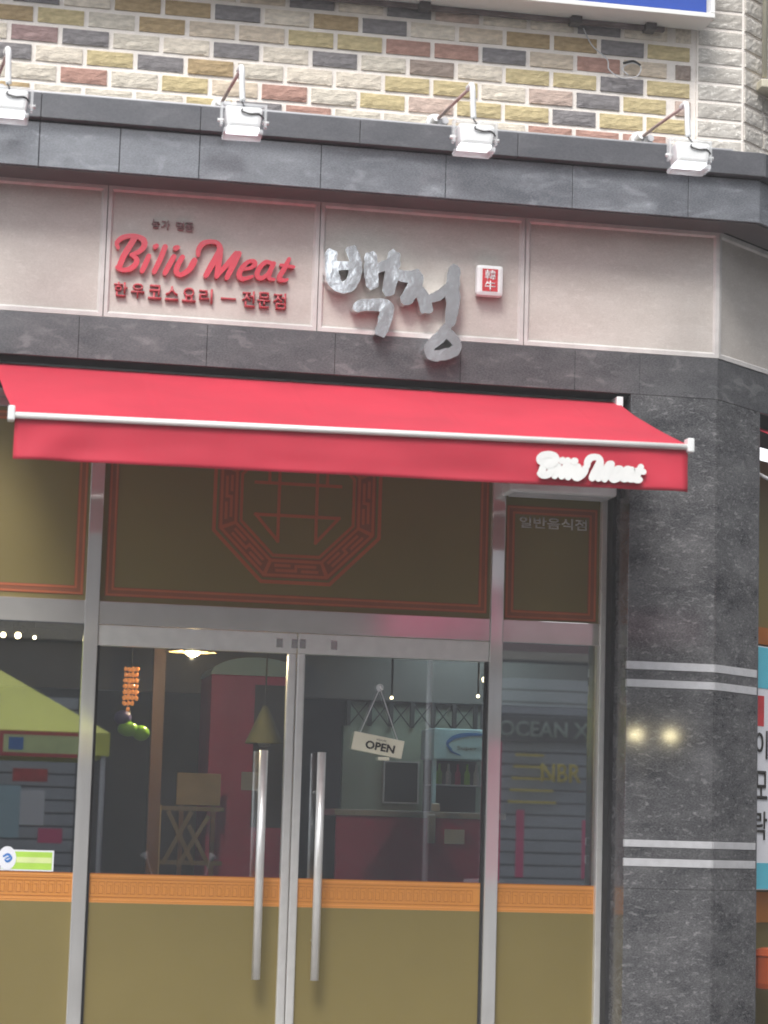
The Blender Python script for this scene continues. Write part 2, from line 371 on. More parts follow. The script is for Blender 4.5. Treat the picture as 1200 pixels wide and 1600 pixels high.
# speckled quoin column with its angled return
qc = empty('quoin_column', (3.37, .04, 4.5), 'column of rough speckled grey stone blocks closing the brick wall at the right corner', 'stone column')
loc(prism('mortar', [(3.263, .0535), (3.488, .0535), (3.49+.9*CA, .06+.9*SA), (3.49+.9*CA-.15, .06+.9*SA+.15), (3.4, .25), (3.263, .25)], 4.3, 6.9, 'mortar'), qc)
def rockblock(p0, p1, z0, z1, seed):
    p0 = Vector(p0); p1 = Vector(p1); d = (p1-p0); w = d.length; d.normalize(); nrm = Vector((d.y, -d.x))
    bm = bmesh.new(); nx, nz = 10, 5; g = []
    for j in range(nz+1):
        for i in range(nx+1):
            e = i in (0, nx) or j in (0, nz); t = w*i/nx; z = z0+(z1-z0)*j/nz
            dep = 0 if e else .0025+.0035*noise.noise(Vector((t*55+seed*3, z*75, seed*1.3)))
            q = p0+d*t+nrm*dep; g.append(bm.verts.new((q.x, q.y, z)))
    for j in range(nz):
        for i in range(nx): a = j*(nx+1)+i; bm.faces.new((g[a], g[a+1], g[a+nx+2], g[a+nx+1]))
    bo = [e for e in bm.edges if e.is_boundary]; r = bmesh.ops.extrude_edge_only(bm, edges=bo)
    for q in r['geom']:
        if isinstance(q, bmesh.types.BMVert): q.co.x -= nrm.x*.025; q.co.y -= nrm.y*.025
    me = bpy.data.meshes.new('b'); bm.normal_update(); bm.to_mesh(me); bm.free(); return me
for r_ in range(-1, 13):
    z = 4.722+(r_-1)*RP; z0, z1 = z-.034, z+.034
    loc(link('block', rockblock((3.272, .049), (3.478, .049), z0, z1, r_), 'block'), qc)
    for k, (a, b) in enumerate([(.012, .17), (.185, .34), (.355, .51), (.525, .68)]):
        loc(link('block', rockblock((3.49+a*CA, .045+a*SA), (3.49+b*CA, .045+b*SA), z0, z1, r_*5+k+40), 'block'), qc)
# drain pipe and bracket at the right
dp = empty('drain_pipe', (3.70, .17, 5.0), 'beige vertical pipe ending on a bracket beside the speckled stone corner', 'pipe')
loc(tube('pipe', [(3.598, .075, 5.0), (3.598, .075, 6.9)], .012, 'pipe', seg=14), dp)
loc(bx('bracket', 3.575, 3.86, .05, .22, 4.945, 4.985, 'pipe', bev=.006), dp)
loc(bx('box', 3.625, 3.95, .10, .32, 4.986, 6.2, 'lightgrey', bev=.01), dp)

# ------------------------------------------------------------------ cornice
co = empty('stone_cornice', (1.5, 0, 4.23), 'long dark grey stone cornice running under the brick wall', 'cornice')
xs = [-1.8, -1.1, -.38, .297, .97, 1.66, 2.36, 3.06]
backp = plan_front(3.48, -.185, -1.8, .06); loc(prism('backing', backp, 4.235, 4.50, 'joint'), co)
jf = [-1.8, -1.4, -1.06, -.72, -.381, -.042, .297, .636, .975, 1.50, 2.05, 2.62, 3.15]
for a, b in zip(jf, jf[1:]): loc(bx('fascia_stone', a+.0015, b-.0015, -.2, -.14, 4.231, 4.424, 'granite_blue', bev=.002), co)
loc(prism('fascia_stone', [(3.1515, -.2), (3.48, -.2), (3.46, -.14), (3.1515, -.14)], 4.231, 4.424, 'granite_blue', bev=.002), co)
for a, b in ((.0, .55), (.553, 1.1), (1.103, 1.6)): loc(prism('fascia_stone', angled(3.48, -.2, a, b, 0, .05), 4.231, 4.424, 'granite_blue', bev=.002), co)
for a, b in zip(xs, xs[1:]): loc(bx('cap_stone', a+.001, b-.001, -.24, .04, 4.432, 4.54, 'cap', bev=.003), co)
loc(prism('cap_stone', [(3.061, -.24), (3.49, -.24), (3.49-.04, .04), (3.061, .04)], 4.432, 4.54, 'cap', bev=.003), co)
loc(prism('cap_stone', [(3.491, -.24), (3.491+1.6*CA, -.24+1.6*SA), (3.491+1.6*CA-.18, -.24+1.6*SA+.21), (3.452, .04)], 4.432, 4.54, 'cap', bev=.003), co)
sof = plan_front(3.47, -.19, -1.8, .0); loc(prism('soffit', sof, 4.226, 4.2345, 'soffit_grey'), co)
# wires and conduit lying on the cornice
cw = empty('cable_run', (1.5, -.2, 4.55), 'thin pale conduit with loose dark wires lying along the top of the cornice', 'cable')
loc(tube('conduit', [(-1.8, -.21, 4.548), (3.35, -.21, 4.548)], .0075, 'lightgrey', seg=8), cw)
for s in range(3):
    pts = [(-1.5+i*.12, -.17+.025*s+.012*noise.noise(Vector((i*.7, s*4, 0))), 4.556+.012*s*abs(noise.noise(Vector((i*.31, s, 2))))+.02*max(0, noise.noise(Vector((i*.23, s*9, 7))))) for i in range(41)]
    loc(tube('wire', cat_rom(pts, 2), .0045, 'cable' if s != 1 else 'lightgrey', seg=6), cw)

lw = empty('loose_wire', (2.95, .03, 4.95), 'thin loose wire hanging over the bricks near the right end of the blue signboard', 'wire')
loc(tube('wire', cat_rom([(2.72, .038, 5.14), (2.76, .030, 5.06), (2.83, .025, 5.00), (2.84, .022, 4.95), (2.90, .018, 4.915), (2.97, .014, 4.93), (2.985, .012, 4.975), (2.94, .018, 4.99), (2.90, .020, 4.96), (2.93, .016, 4.93)], 5), .0028, 'lightgrey', seg=6), lw)
loc(tube('wire_end', cat_rom([(2.905, .018, 4.985), (2.95, .014, 4.998), (2.985, .014, 4.98)], 5), .0055, 'cable', seg=6), lw)
# ------------------------------------------------------------------ blue signboard on the upper wall
bs = empty('blue_signboard', (1.5, -.05, 5.177), 'blue signboard with white frame mounted over the bricks at the top edge', 'signboard')
loc(bx('sign_case', -.6, 3.262, -.135, .03, 5.200, 5.95, 'lightgrey'), bs)
loc(bx('sign_face', -.56, 3.243, -.142, -.136, 5.203, 5.93, 'blue'), bs)
for a in ((-.6, 3.282, 5.177, 5.199), (-.6, 3.282, 5.93, 5.952)): loc(bx('frame', a[0], a[1], -.15, .03, a[2], a[3], 'white', bev=.003), bs)
for a in ((3.262, 3.2819), (-.62, -.6001)): loc(bx('frame', a[0], a[1], -.15, .03, 5.1995, 5.9295, 'white', bev=.003), bs)
loc(bx('base_rail', -.5, 3.10, .02, .046, 5.155, 5.176, 'rod_d', bev=.003), bs)
for x in (.55, 1.25, 1.95, 2.65, 3.0): loc(bx('bracket', x, x+.05, -.02, .045, 5.143, 5.1765, 'soffit_grey', bev=.004), bs)

# ------------------------------------------------------------------ sign band of pale panels
sb = empty('sign_band', (1.5, 0, 3.65), 'band of pale grey-pink marble panels with raised light borders carrying the shop lettering', 'sign band')
loc(prism('backing', plan_front(3.35, .03, -1.8, .3), 3.64, 4.232, 'joint'), sb)
def panel(P, w, z0, z1, last=False):
    """P(t, n) gives plan xy; panel from t=0..w"""
    bd = .018
    def q(t, n, z): x, y = P(t, n); return (x, y, z)
    bm = bmesh.new()
    o = [(0.002, z0), (w-.002, z0), (w-.002, z1), (.002, z1)]
    i1 = [(bd, z0+bd), (w-bd, z0+bd), (w-bd, z1-bd), (bd, z1-bd)]; i2 = [(bd+.009, z0+bd+.009), (w-bd-.009, z0+bd+.009), (w-bd-.009, z1-bd-.009), (bd+.009, z1-bd-.009)]
    rg = [[bm.verts.new(q(t, n, z)) for t, z in ring] for ring, n in ((o, .028), (o, .0), (i1, .0), (i2, .011))]
    for a, b in zip(rg, rg[1:]):
        for k in range(4): bm.faces.new((a[k], a[(k+1) % 4], b[(k+1) % 4], b[k]))
    bo = link('border', bmesh_me(bm), 'panel_edge')
    bm = bmesh.new(); t0, t1, za, zb = i2[0][0], i2[1][0], i2[0][1], i2[2][1]
    bm.faces.new([bm.verts.new(q(t, .0108, z)) for t, z in ((t0, za), (t1, za), (t1, zb), (t0, zb))])
    bm.faces.new([bm.verts.new(q(t, .028, z)) for t, z in ((t0, za), (t0, zb), (t1, zb), (t1, za))])
    f = loc(link('marble_panel', bmesh_me(bm), 'panel'), sb); bo.parent = f
    return f
js = [-1.25, -.319, .608, 1.536, 2.462, 3.366]
for a, b in zip(js, js[1:]): panel(lambda t, n, a=a: (a+t, n), b-a, 3.648, 4.229)
for a, b in ((0, .8), (.8, 1.6)): panel(lambda t, n, a=a: (3.366+(a+t)*CA-n*SA, (a+t)*SA+n*CA), b-a, 3.648, 4.229)

# ------------------------------------------------------------------ granite beam over the shopfront
gb = empty('granite_beam', (1.5, 0, 3.46), 'dark polished granite beam between the pale sign panels and the red awning', 'beam')
loc(prism('backing', plan_front(3.34, .02, -1.8, .5), 3.463, 3.643, 'joint'), gb)
jb = [-1.8, -1.2, -.6, -.05, .51, 1.06, 1.62, 2.18, 2.70, 3.0]
for a, b in zip(jb, jb[1:]): loc(bx('stone', a+.001, b-.001, 0, .02, 3.461, 3.646, 'granite2', bev=.0015), gb)
loc(prism('stone', [(3.001, 0), (3.36, 0), (3.353, .02), (3.001, .02)], 3.461, 3.646, 'granite2', bev=.001), gb)
for a, b in ((.001, .8), (.802, 1.6)): loc(prism('stone', angled(3.36, 0, a, b, 0, .02), 3.461, 3.646, 'granite2', bev=.001), gb)

# ------------------------------------------------------------------ granite pillar
gp = empty('granite_pillar', (3.2, 0, 0), 'dark polished granite corner pillar with two pairs of pale stripes', 'pillar')
core = [(2.975, .02), (3.353, .02), (3.353+.37*CA, .02+.37*SA), (3.353+.37*CA-.28, .02+.37*SA+.28), (2.975, .6)]
loc(prism('backing', core, 0, 3.46, 'joint'), gp)
sz = [(1.380, 1.416), (1.463, 1.496), (2.157, 2.193), (2.235, 2.272)]
segs = []; zp = 0.0
cuts = [0, .62, 1.285]
zs = [0.0, .62, 1.285, 1.380, 1.416, 1.463, 1.496, 2.157, 2.193, 2.235, 2.272, 3.460]
for a, b in zip(zs, zs[1:]):
    s = (a, b) in sz; nm = 'stripe' if s else 'stone'; mt = 'stripe' if s else 'granite'; e = -.002 if s else 0
    loc(prism(nm, [(2.960, e), (3.358, e), (3.352, .02), (2.960, .02)], a+.0008, b-.0008, mt, bev=.0012), gp)
    loc(prism(nm, angled(3.362, .0015, .001, .362, e, .018), a+.0008, b-.0008, mt, bev=.0012), gp)
    loc(bx('reveal_stone', 2.960, 2.9745, .0205, .55, a+.0008, b-.0008, 'granite2'), gp)
# end return of the angled side
loc(prism('return_stone', angled(3.362, .0015, .3625, .375, .0, .45), 0, 3.46, 'granite2'), gp)

# ------------------------------------------------------------------ shopfront frame
ff = empty('shopfront_frame', (1.54, .3, 0), 'stainless steel shopfront frame of uprights and wide transom bar around the doors', 'door frame')
YF, YB = .285, .36
def upright(x0, x1, z0, z1, m='steel'): return loc(bx('upright', x0, x1, YF-.008, YB, z0, z1, m, bev=.004), ff)
upright(.606, .667, 0, 3.325); upright(2.407, 2.467, 0, 3.325); upright(2.914, 2.942, 0, 3.325, 'steel_d')
upright(-1.26, -1.2, 0, 3.325)
for a, b in ((-1.2, .6058), (.6672, 2.4068), (2.4672, 2.9138)):
    loc(bx('transom_bar', a, b, YF, YB, 2.353, 2.454, 'steel_flat', bev=.003), ff)
    loc(bx('head_rail', a, b, YF, YB, 3.285, 3.325, 'steel_flat', bev=.003), ff)
loc(bx('head_rail', -1.26, 2.942, YF-.0, YB, 3.3255, 3.365, 'steel_flat', bev=.003), ff)
for a, b in ((-1.2, .6058), (2.4672, 2.9138)): loc(bx('sill_bar', a, b, YF, YB, .06, .16, 'steel_flat', bev=.003), ff)
bx('step', -1.4, 2.96, -.0, .9, 0, .05, 'kerb', kind='structure')
loc(bx('lintel', -1.3, 2.958, .27, .55, 3.366, 3.4605, 'joint'), ff)
loc(bx('jamb_strip', 2.9425, 2.9595, .20, .36, 0, 3.36, 'joint'), ff)
# hinge marks at top centre
# ------------------------------------------------------------------ film graphics
def band(parent, x0, x1):
    """orange printed band across the glass with line and dash pattern"""
    g = loc(bx('orange_band', x0, x1, .3105, .313, 1.162, 1.286, 'orange'), parent)
    y = .3100
    bm = bmesh.new()
    for z0, z1 in ((1.283, 1.286), (1.262, 1.2645), (1.185, 1.1875)): box(bm, x0, x1, y-.0008, y, z0, z1)
    a = link('dark_line', bmesh_me(bm), 'orange_d'); a.parent = g
    bm = bmesh.new()
    for z0, z1 in ((1.272, 1.277), (1.1715, 1.1765), (1.162, 1.1645)): box(bm, x0, x1, y-.0008, y, z0, z1)
    a = link('pale_line', bmesh_me(bm), 'orange_l'); a.parent = g
    bm = bmesh.new(); n = int((x1-x0)/.034)
    for i in range(n):
        u = x0+.006+i*.034
        for (a0, a1, b0, b1) in ((0, .026, 1.249, 1.2515), (0, .002, 1.199, 1.2515), (.0, .018, 1.199, 1.2015), (.018, .020, 1.199, 1.236), (.008, .020, 1.234, 1.236), (.026, .0275, 1.199, 1.2515)):
            if u+a1 < x1: box(bm, u+a0, u+a1, y-.0008, y, b0, b1)
    a = link('meander', bmesh_me(bm), 'orange_d', kind='stuff'); a.parent = g
def frame_lines(parent, x0, x1, z0, z1, wd=.017, in1=.012, w2=.005, top=True):
    y = .3085
    def fr(bm, a, b, c, d, w):
        box(bm, a, a+w, y-.001, y, c, d); box(bm, b-w, b, y-.001, y, c, d)
        box(bm, a+w, b-w, y-.001, y, c, c+w)
        if top: box(bm, a+w, b-w, y-.001, y, d-w, d)
    bm = bmesh.new(); fr(bm, x0, x1, z0, z1, .040)
    o = loc(link('orange_border', bmesh_me(bm), 'rust_d'), parent)
    for off, w in ((.003, .009), (.028, .009)):
        y = .3072; bm = bmesh.new(); fr(bm, x0+off, x1-off, z0+off, z1-off, w)
        a = link('border_line', bmesh_me(bm), 'rust'); a.parent = o

def window(label, x0, x1, z0, z1, cat='window', door=False):
    w = empty('window', ((x0+x1)/2, .32, z0), label, cat); return w
# transom windows
def transom(x0, x1, label):
    w = window(label, x0, x1, 2.454, 3.285)
    loc(bx('glass_pane', x0, x1, .314, .320, 2.454, 3.285, 'glass'), w)
    loc(bx('olive_film', x0, x1, .3095, .3125, 2.456, 3.284, 'olive'), w)
    return w
t1 = transom(-1.2, .606, 'olive brown transom window left of the octagon emblem window'); frame_lines(t1, -1.17, .596, 2.478, 3.27)
t2 = transom(.667, 2.407, 'wide olive brown transom window over the double doors with octagon emblem'); frame_lines(t2, .690, 2.395, 2.478, 3.27)
t3 = transom(2.467, 2.914, 'small olive brown transom window with pale lettering beside the pillar'); frame_lines(t3, 2.478, 2.902, 2.462, 2.975)
t_ = text('lettering', '일반음식점', 2.538, .3090, 2.875, .315, .052, .0015, 'greytext', t3, bold=.02); t_.matrix_parent_inverse = Matrix.Translation(-t3.location)
# octagon emblem
def ngon_ring(bm, cx, cz, r0, r1, y, n=8, rot=22.5, a0=0, a1=8):
    for k in range(a0, a1):
        A = R(rot+360/n*k); B = R(rot+360/n*(k+1))
        pts = [(cx+r0*math.cos(A), cz+r0*math.sin(A)), (cx+r1*math.cos(A), cz+r1*math.sin(A)), (cx+r1*math.cos(B), cz+r1*math.sin(B)), (cx+r0*math.cos(B), cz+r0*math.sin(B))]
        facepoly(bm, pts, y-.0008, y)
ec = empty('octagon_emblem', (1.525, .307, 2.94)); del ec
cx, cz = 1.525, 2.945; k8 = 1/math.cos(R(22.5))
bm = bmesh.new(); ngon_ring(bm, cx, cz, .362*k8, .378*k8, .3085)
ngon_ring(bm, cx, cz, .245*k8, .258*k8, .3085)
em = loc(link('octagon_emblem', bmesh_me(bm), 'rust'), t2)
def emb(name, bm, m):
    a = link(name, bmesh_me(bm), m); a.parent = em; return a
bm = bmesh.new(); ngon_ring(bm, cx, cz, .262*k8, .352*k8, .3088); emb('ring_field', bm, 'rust_d')
for s in range(8):      # meander key in each octagon side
    A = R(45*s); ux, uz = -math.sin(A), math.cos(A); nx_, nz_ = math.cos(A), math.sin(A)
    def line(bm, a, b, w=.0062):
        (t0, r0), (t1, r1) = a, b; yk = .3074-.00014*(len(bm.verts)//8)
        p = (cx+ux*t0+nx_*r0, cz+uz*t0+nz_*r0); q = (cx+ux*t1+nx_*r1, cz+uz*t1+nz_*r1)
        dx, dz = q[0]-p[0], q[1]-p[1]; d = math.hypot(dx, dz); dx, dz = dx/d*w, dz/d*w
        facepoly(bm, [(p[0]-dx-dz, p[1]-dz+dx), (p[0]-dx+dz, p[1]-dz-dx), (q[0]+dx+dz, q[1]+dz-dx), (q[0]+dx-dz, q[1]+dz+dx)], yk, .3079)
    bm = bmesh.new()
    for a, b in (((-.113, .275), (.113, .275)), ((-.138, .340), (.138, .340)), ((-.113, .275), (-.138, .340)), ((.113, .275), (.138, .340)), ((-.085, .318), (.0, .318)), ((-.0, .318), (-.0, .297)),
                 ((-.0, .297), (.085, .297)), ((-.09, .296), (-.03, .296)), ((.03, .319), (.095, .319))): line(bm, a, b)
    emb('meander_line', bm, 'rust')
bm = bmesh.new()
for (xa, za, xb, zb) in ((-.187, -.073, .187, -.073), (-.085, -.073, -.085, .16), (.085, -.073, .085, .16), (-.085, -.073, -.085, -.188), (.085, -.073, .085, -.188), (-.187, -.073, -.085, -.188), (.187, -.073, .085, -.188), (-.19, .07, .19, .07), (-.19, .16, .19, .16), (-.13, .16, -.13, .07), (.13, .16, .13, .07)):
    dx, dz = xb-xa, zb-za; d = math.hypot(dx, dz); dx, dz = dx/d*.0068, dz/d*.0068
    n_ = len(bm.verts); yo = .3070+.00013*(n_ // 8)
    facepoly(bm, [(cx+xa-dx-dz, cz+za-dz+dx), (cx+xa-dx+dz, cz+za-dz-dx), (cx+xb+dx+dz, cz+zb+dz-dx), (cx+xb+dx-dz, cz+zb+dz+dx)], yo, .3085)
emb('character', bm, 'rust')

# side windows
def side_window(x0, x1, label):
    w = window(label, x0, x1, .16, 2.353)
    loc(bx('glass_pane', x0, x1, .314, .322, .16, 2.353, 'glass'), w)
    loc(bx('olive_film', x0, x1, .3095, .3135, .162, 1.1615, 'olive'), w); band(w, x0, x1)
    return w
w1 = side_window(-1.2, .606, 'tall shop window left of the doors with round and green stickers at its orange band')
w2 = side_window(2.467, 2.914, 'narrow shop window between the double doors and the granite pillar')
# doors
def door(x0, x1, label, hx, sx0, sx1, hinge):
    d = empty('glass_door', ((x0+x1)/2, .3, .05), label, 'door', 'double entrance doors')
    loc(bx('glass_pane', x0+.002, x1-.002, .314, .324, .15, 2.262, 'glass'), d)
    loc(bx('top_rail', x0+.0015, x1-.0015, .288, .345, 2.262, 2.351, 'steel_d', bev=.003), d)
    loc(bx('bottom_rail', x0+.0015, x1-.0015, .288, .345, .06, .16, 'steel_d', bev=.003), d)
    loc(bx('stile', sx0, sx1, .292, .338, .16, 2.262, 'steel_d', bev=.008), d)
    e0, e1 = (x0, x0+.012) if hinge < 0 else (x1-.012, x1)
    loc(bx('edge_strip', e0, e1, .300, .338, .16, 2.262, 'joint'), d)
    fx0, fx1 = (e1, sx0) if hinge < 0 else (sx1, e0)
    loc(bx('olive_film', fx0, fx1, .3095, .3135, .162, 1.1615, 'olive'), d); band(d, fx0, fx1)
    h = loc(tube('handle', [(hx, .225, .855), (hx, .225, 1.832)], .0185, 'steel_d', seg=20), d)
    for z in (1.02, 1.66):
        s = tube('standoff', [(hx, .225, z), (hx, .312, z)], .009, 'steel_d', seg=12); s.parent = h
    for xx in ((sx0-.055), (sx0+.012)) if hinge < 0 else ((sx1-.03), (sx1+.11)):
        loc(bx('lock_plate', xx, xx+.028, .2855, .2885, 2.285, 2.325, 'letter_side', bev=.001), d)
    return d
door(.667, 1.5405, 'left leaf of the steel framed glass double door with dark wood post and red cabinet behind', 1.400, 1.502, 1.5400, -1)
door(1.5425, 2.407, 'right leaf of the steel framed glass double door with the hanging open board', 1.655, 1.543, 1.580, 1)
# stickers
st = empty('window_sticker', (.32, .308, 1.34), 'round white sticker low on the left shop window beside the green sticker', 'sticker')
bm = bmesh.new(); facepoly(bm, [(.327+.038*math.cos(2*math.pi*k/32), 1.340+.050*math.sin(2*math.pi*k/32)) for k in range(32)], .3060, .3068)
loc(link('disc', bmesh_me(bm), 'bannerw'), st)
bm = bmesh.new()
for i, s in enumerate([[(.312, 1.347, .004), (.330, 1.356, .005), (.345, 1.340, .004), (.330, 1.326, .005), (.318, 1.332, .003)], [(.322, 1.338, .003), (.336, 1.344, .003)]]): stroke(bm, s, .3055, .0004, i)
loc(link('mark', bmesh_me(bm), 'swoosh'), st)
st2 = empty('window_sticker', (.45, .308, 1.33), 'rectangular lime green sticker with white edge on the left shop window above the orange band', 'sticker')
loc(bx('sheet', .300, .524, .3074, .3080, 1.288, 1.376, 'bannerw'), st2)
loc(bx('print', .306, .517, .3068, .3072, 1.294, 1.369, 'lime'), st2); loc(bx('stripe', .366, .515, .3062, .3066, 1.322, 1.346, 'limel'), st2)
# OPEN board
ob = empty('open_board', (1.916, .29, 2.126), 'small cream board reading OPEN hanging crooked on the right door glass', 'sign')
bo = bx('board', -.114, .114, -.006, .006, -.040, .040, 'cream', bev=.003); bo.parent = ob
bo.location = (-.002, .0, -.252); bo.rotation_euler = (0, R(9.3), 0)
tx = link('lettering', text_me('OPEN', .132, .036, .0015, .03), 'ink', bo); tx.location = (-.056, -.0065, -.024)
tx = link('small_lettering', text_me('WELCOME', .046, .007, .001), 'ink', bo); tx.location = (-.012, -.0065, .020)
tube('string', [(0, 0, 0), (-.088, -.002, -.212)], .0022, 'lightgrey', ob, seg=6); tube('string', [(0, 0, 0), (.088, -.002, -.236)], .0022, 'lightgrey', ob, seg=6)
bm = bmesh.new(); bmesh.ops.create_uvsphere(bm, u_segments=14, v_segments=8, radius=.018); 
for v in bm.verts: v.co.y *= .5
link('suction_hook', bmesh_me(bm), 'clear', ob, smooth=True); tube('hook', [(0, -.006, .006), (0, -.018, 0), (.004, -.02, -.008), (.01, -.014, -.006)], .003, 'steel_d', ob, seg=6)
bx('clip', .0, .05, -.008, .002, -.318, -.303, 'cream', ob, bev=.002)

# ------------------------------------------------------------------ awning
aw = empty('awning', (1.55, .1, 3.43), 'bright red canvas awning over the doors with white front rail and script on its valance', 'awning')
bm = bmesh.new(); nx, ny = 240, 14; g = []
YR = -.85
def rodz(x): return 3.052+.0125*(x-.23)
for j in range(ny+1):
    t = j/ny
    for i in range(nx+1):
        s = i/nx; xt = .160+(2.913-.160)*s; xr = .232+(2.950-.232)*s
        x = xt+(xr-xt)*t; y = .06+(YR-.06)*t; z = 3.430+(rodz(xr)+.012-3.430)*t
        z -= .012*math.sin(math.pi*t)-.0022*math.exp(-(((x+.12) % .62-.31)/.007)**2)+.006*noise.noise(Vector((x*3, y*3, 0)))*math.sin(math.pi*t)+.0016*noise.noise(Vector((x*16, y*5, 4)))*math.sin(math.pi*t); g.append(bm.verts.new((x, y, z)))
for j in range(ny):
    for i in range(nx): a = j*(nx+1)+i; bm.faces.new((g[a], g[a+1], g[a+nx+2], g[a+nx+1]))
me = bmesh_me(bm); cv = loc(link('canvas', me, 'awn', smooth=True), aw)
sm = cv.modifiers.new('s', 'SOLIDIFY'); sm.thickness = .0016
bm = bmesh.new(); g = []; nx, nz = 90, 10
for j in range(nz+1):
    t = j/nz
    for i in range(nx+1):
        s = i/nx; x = .236+(2.951-.236)*s; zt = rodz(x)-.010; zb = 2.882+.0075*(x-.236); z = zt+(zb-zt)*t
        edge = math.exp(-((1-s)*9)**2)+math.exp(-(s*9)**2)
        y = YR-.004+t*(.016*noise.noise(Vector((x*2.2, t*1.5, 3)))+.004*noise.noise(Vector((x*7, t, 9)))+.010*edge*math.sin((s*60 if s < .5 else (1-s)*60)+t*3))
        g.append(bm.verts.new((x, y, z)))
for j in range(nz):
    for i in range(nx): a = j*(nx+1)+i; bm.faces.new((g[a], g[a+1], g[a+nx+2], g[a+nx+1]))
va = loc(link('valance', bmesh_me(bm), 'awn', smooth=True), aw); va.modifiers.new('s', 'SOLIDIFY').thickness = .0015
tubebm_pts = [(.226, YR-.012, rodz(.226)), (2.956, YR-.012, rodz(2.956))]
loc(tube('front_rail', tubebm_pts, .0125, 'white', seg=14), aw)
for x in (.222, 2.958):
    loc(bx('end_cap', x-.014, x+.014, YR-.028, YR+.03, rodz(x)-.022, rodz(x)+.036, 'whitep', bev=.006), aw)
loc(tube('roller', [(.15, .10, 3.415), (2.93, .10, 3.415)], .030, 'lightgrey', seg=14), aw)
for x, e in ((.30, 1), (2.84, -1)):
    loc(tube('folding_arm', [(x, .12, 3.37), (x+e*.34, -.35, 3.20), (x+e*.02, YR+.02, rodz(x)-.012)], .016, 'white', seg=8), aw)
loc(bx('bracket', 2.895, 2.925, .0, .12, 3.39, 3.445, 'whitep', bev=.005), aw); loc(bx('bracket', .15, .18, .0, .12, 3.39, 3.445, 'whitep', bev=.005), aw)

# ------------------------------------------------------------------ script lettering (shared stroke data, in panel pixels of 1/343 m)
SC = [  # (x, y_down, halfwidth) in tenths; name groups letter by letter
 ('B', [[(300, 120, 30), (240, 230, 32), (180, 340, 30), (140, 455, 30)],
        [(115, 240, 16), (98, 180, 22), (165, 118, 26), (290, 98, 22), (395, 140, 30), (412, 215, 30), (355, 285, 24), (262, 322, 14)],
        [(262, 322, 14), (330, 370, 26), (318, 440, 30), (250, 492, 26), (165, 500, 20), (112, 470, 18)]]),
 ('i', [[(470, 335, 26), (435, 430, 28), (402, 510, 26)], [(540, 225, 26), (555, 215, 24)]]),
 ('l', [[(655, 225, 28), (600, 380, 28), (540, 520, 26)]]),
 ('i', [[(760, 340, 26), (705, 450, 28), (665, 535, 26)], [(775, 240, 28), (800, 232, 24)]]),
 ('v', [[(860, 345, 26), (810, 440, 28), (795, 520, 28), (850, 555, 24), (935, 500, 28), (975, 440, 34), (1000, 385, 30)]]),
 ('M', [[(1040, 320, 20), (1045, 250, 26), (1090, 185, 28), (1165, 160, 22), (1250, 172, 22), (1290, 240, 30), (1250, 350, 34), (1190, 460, 32), (1140, 560, 28)],
        [(1300, 250, 26), (1285, 400, 30), (1265, 570, 26)], [(1265, 570, 22), (1380, 430, 26), (1480, 300, 28)],
        [(1515, 300, 28), (1450, 440, 32), (1385, 585, 26)]]),
 ('e', [[(1545, 480, 16), (1640, 475, 16), (1705, 430, 24), (1690, 392, 22), (1620, 400, 20), (1550, 480, 26), (1525, 560, 28), (1575, 600, 22), (1680, 570, 14)]]),
 ('a', [[(1895, 410, 20), (1830, 400, 22), (1760, 470, 26), (1735, 555, 26), (1790, 592, 22), (1865, 530, 18), (1915, 430, 20)],
        [(1925, 415, 24), (1880, 530, 26), (1880, 590, 20), (1935, 605, 14)]]),
 ('t', [[(2105, 360, 20), (2050, 480, 26), (1995, 590, 26), (2060, 615, 18), (2090, 605, 14)], [(2010, 432, 14), (2160, 455, 16)]]),
]
TH0 = .068   # image slope of the band baseline in the traced data
def script(parent, x0, z0, width, y, depth, m, fat=0, hscale=1, name='letter'):
    k = width/2070.0
    for nm, sts in SC:
        out = []
        for s in sts:
            q = []
            for (a, b, w) in s:
                bb = b-a*TH0; q.append((x0+(a-90)*k, z0-(bb-430)*k*hscale, (w+fat)*k))
            out.append(q)
        bm = bmesh.new()
        for i, s in enumerate(out): stroke(bm, s, y, depth, i)
        loc(link(name, bmesh_me(bm), m), parent)
lg = empty('red_script_sign', (1.0, 0, 3.83), 'red raised script sign with small red Korean letters below on the pale panel', 'sign')
script(lg, .650, 3.876, .772, -.018, .028, 'redlogo', fat=4)
for i, ch in enumerate('한우코스요리'):
    t = text('small_letter', ch, .650+i*.0735, .010, 3.741-.0008*i, .058, .062, .018, 'redtext', lg, bold=.012); t.matrix_parent_inverse = Matrix.Translation(-lg.location)
loc(bx('dash', 1.112, 1.178, -.002, .009, 3.762, 3.768, 'redtext'), lg)
for i, ch in enumerate('전문점'):
    t = text('small_letter', ch, 1.204+i*.068, .010, 3.733, .056, .070, .018, 'redtext', lg, bold=.012); t.matrix_parent_inverse = Matrix.Translation(-lg.location)
for i, (ch, x) in enumerate(zip('농가명품', (.800, .842, .905, .945))):
    t = text('tiny_letter', ch, x, .010, 4.052-.001*i, .036, .040, .012, 'dusty', lg, bold=.008); t.matrix_parent_inverse = Matrix.Translation(-lg.location)
# awning print
bm_k = (2.762-2.325)
script(aw, 2.322, 2.946, bm_k, YR-.0235, .002, 'white', fat=42, hscale=1.0, name='valance_letter')

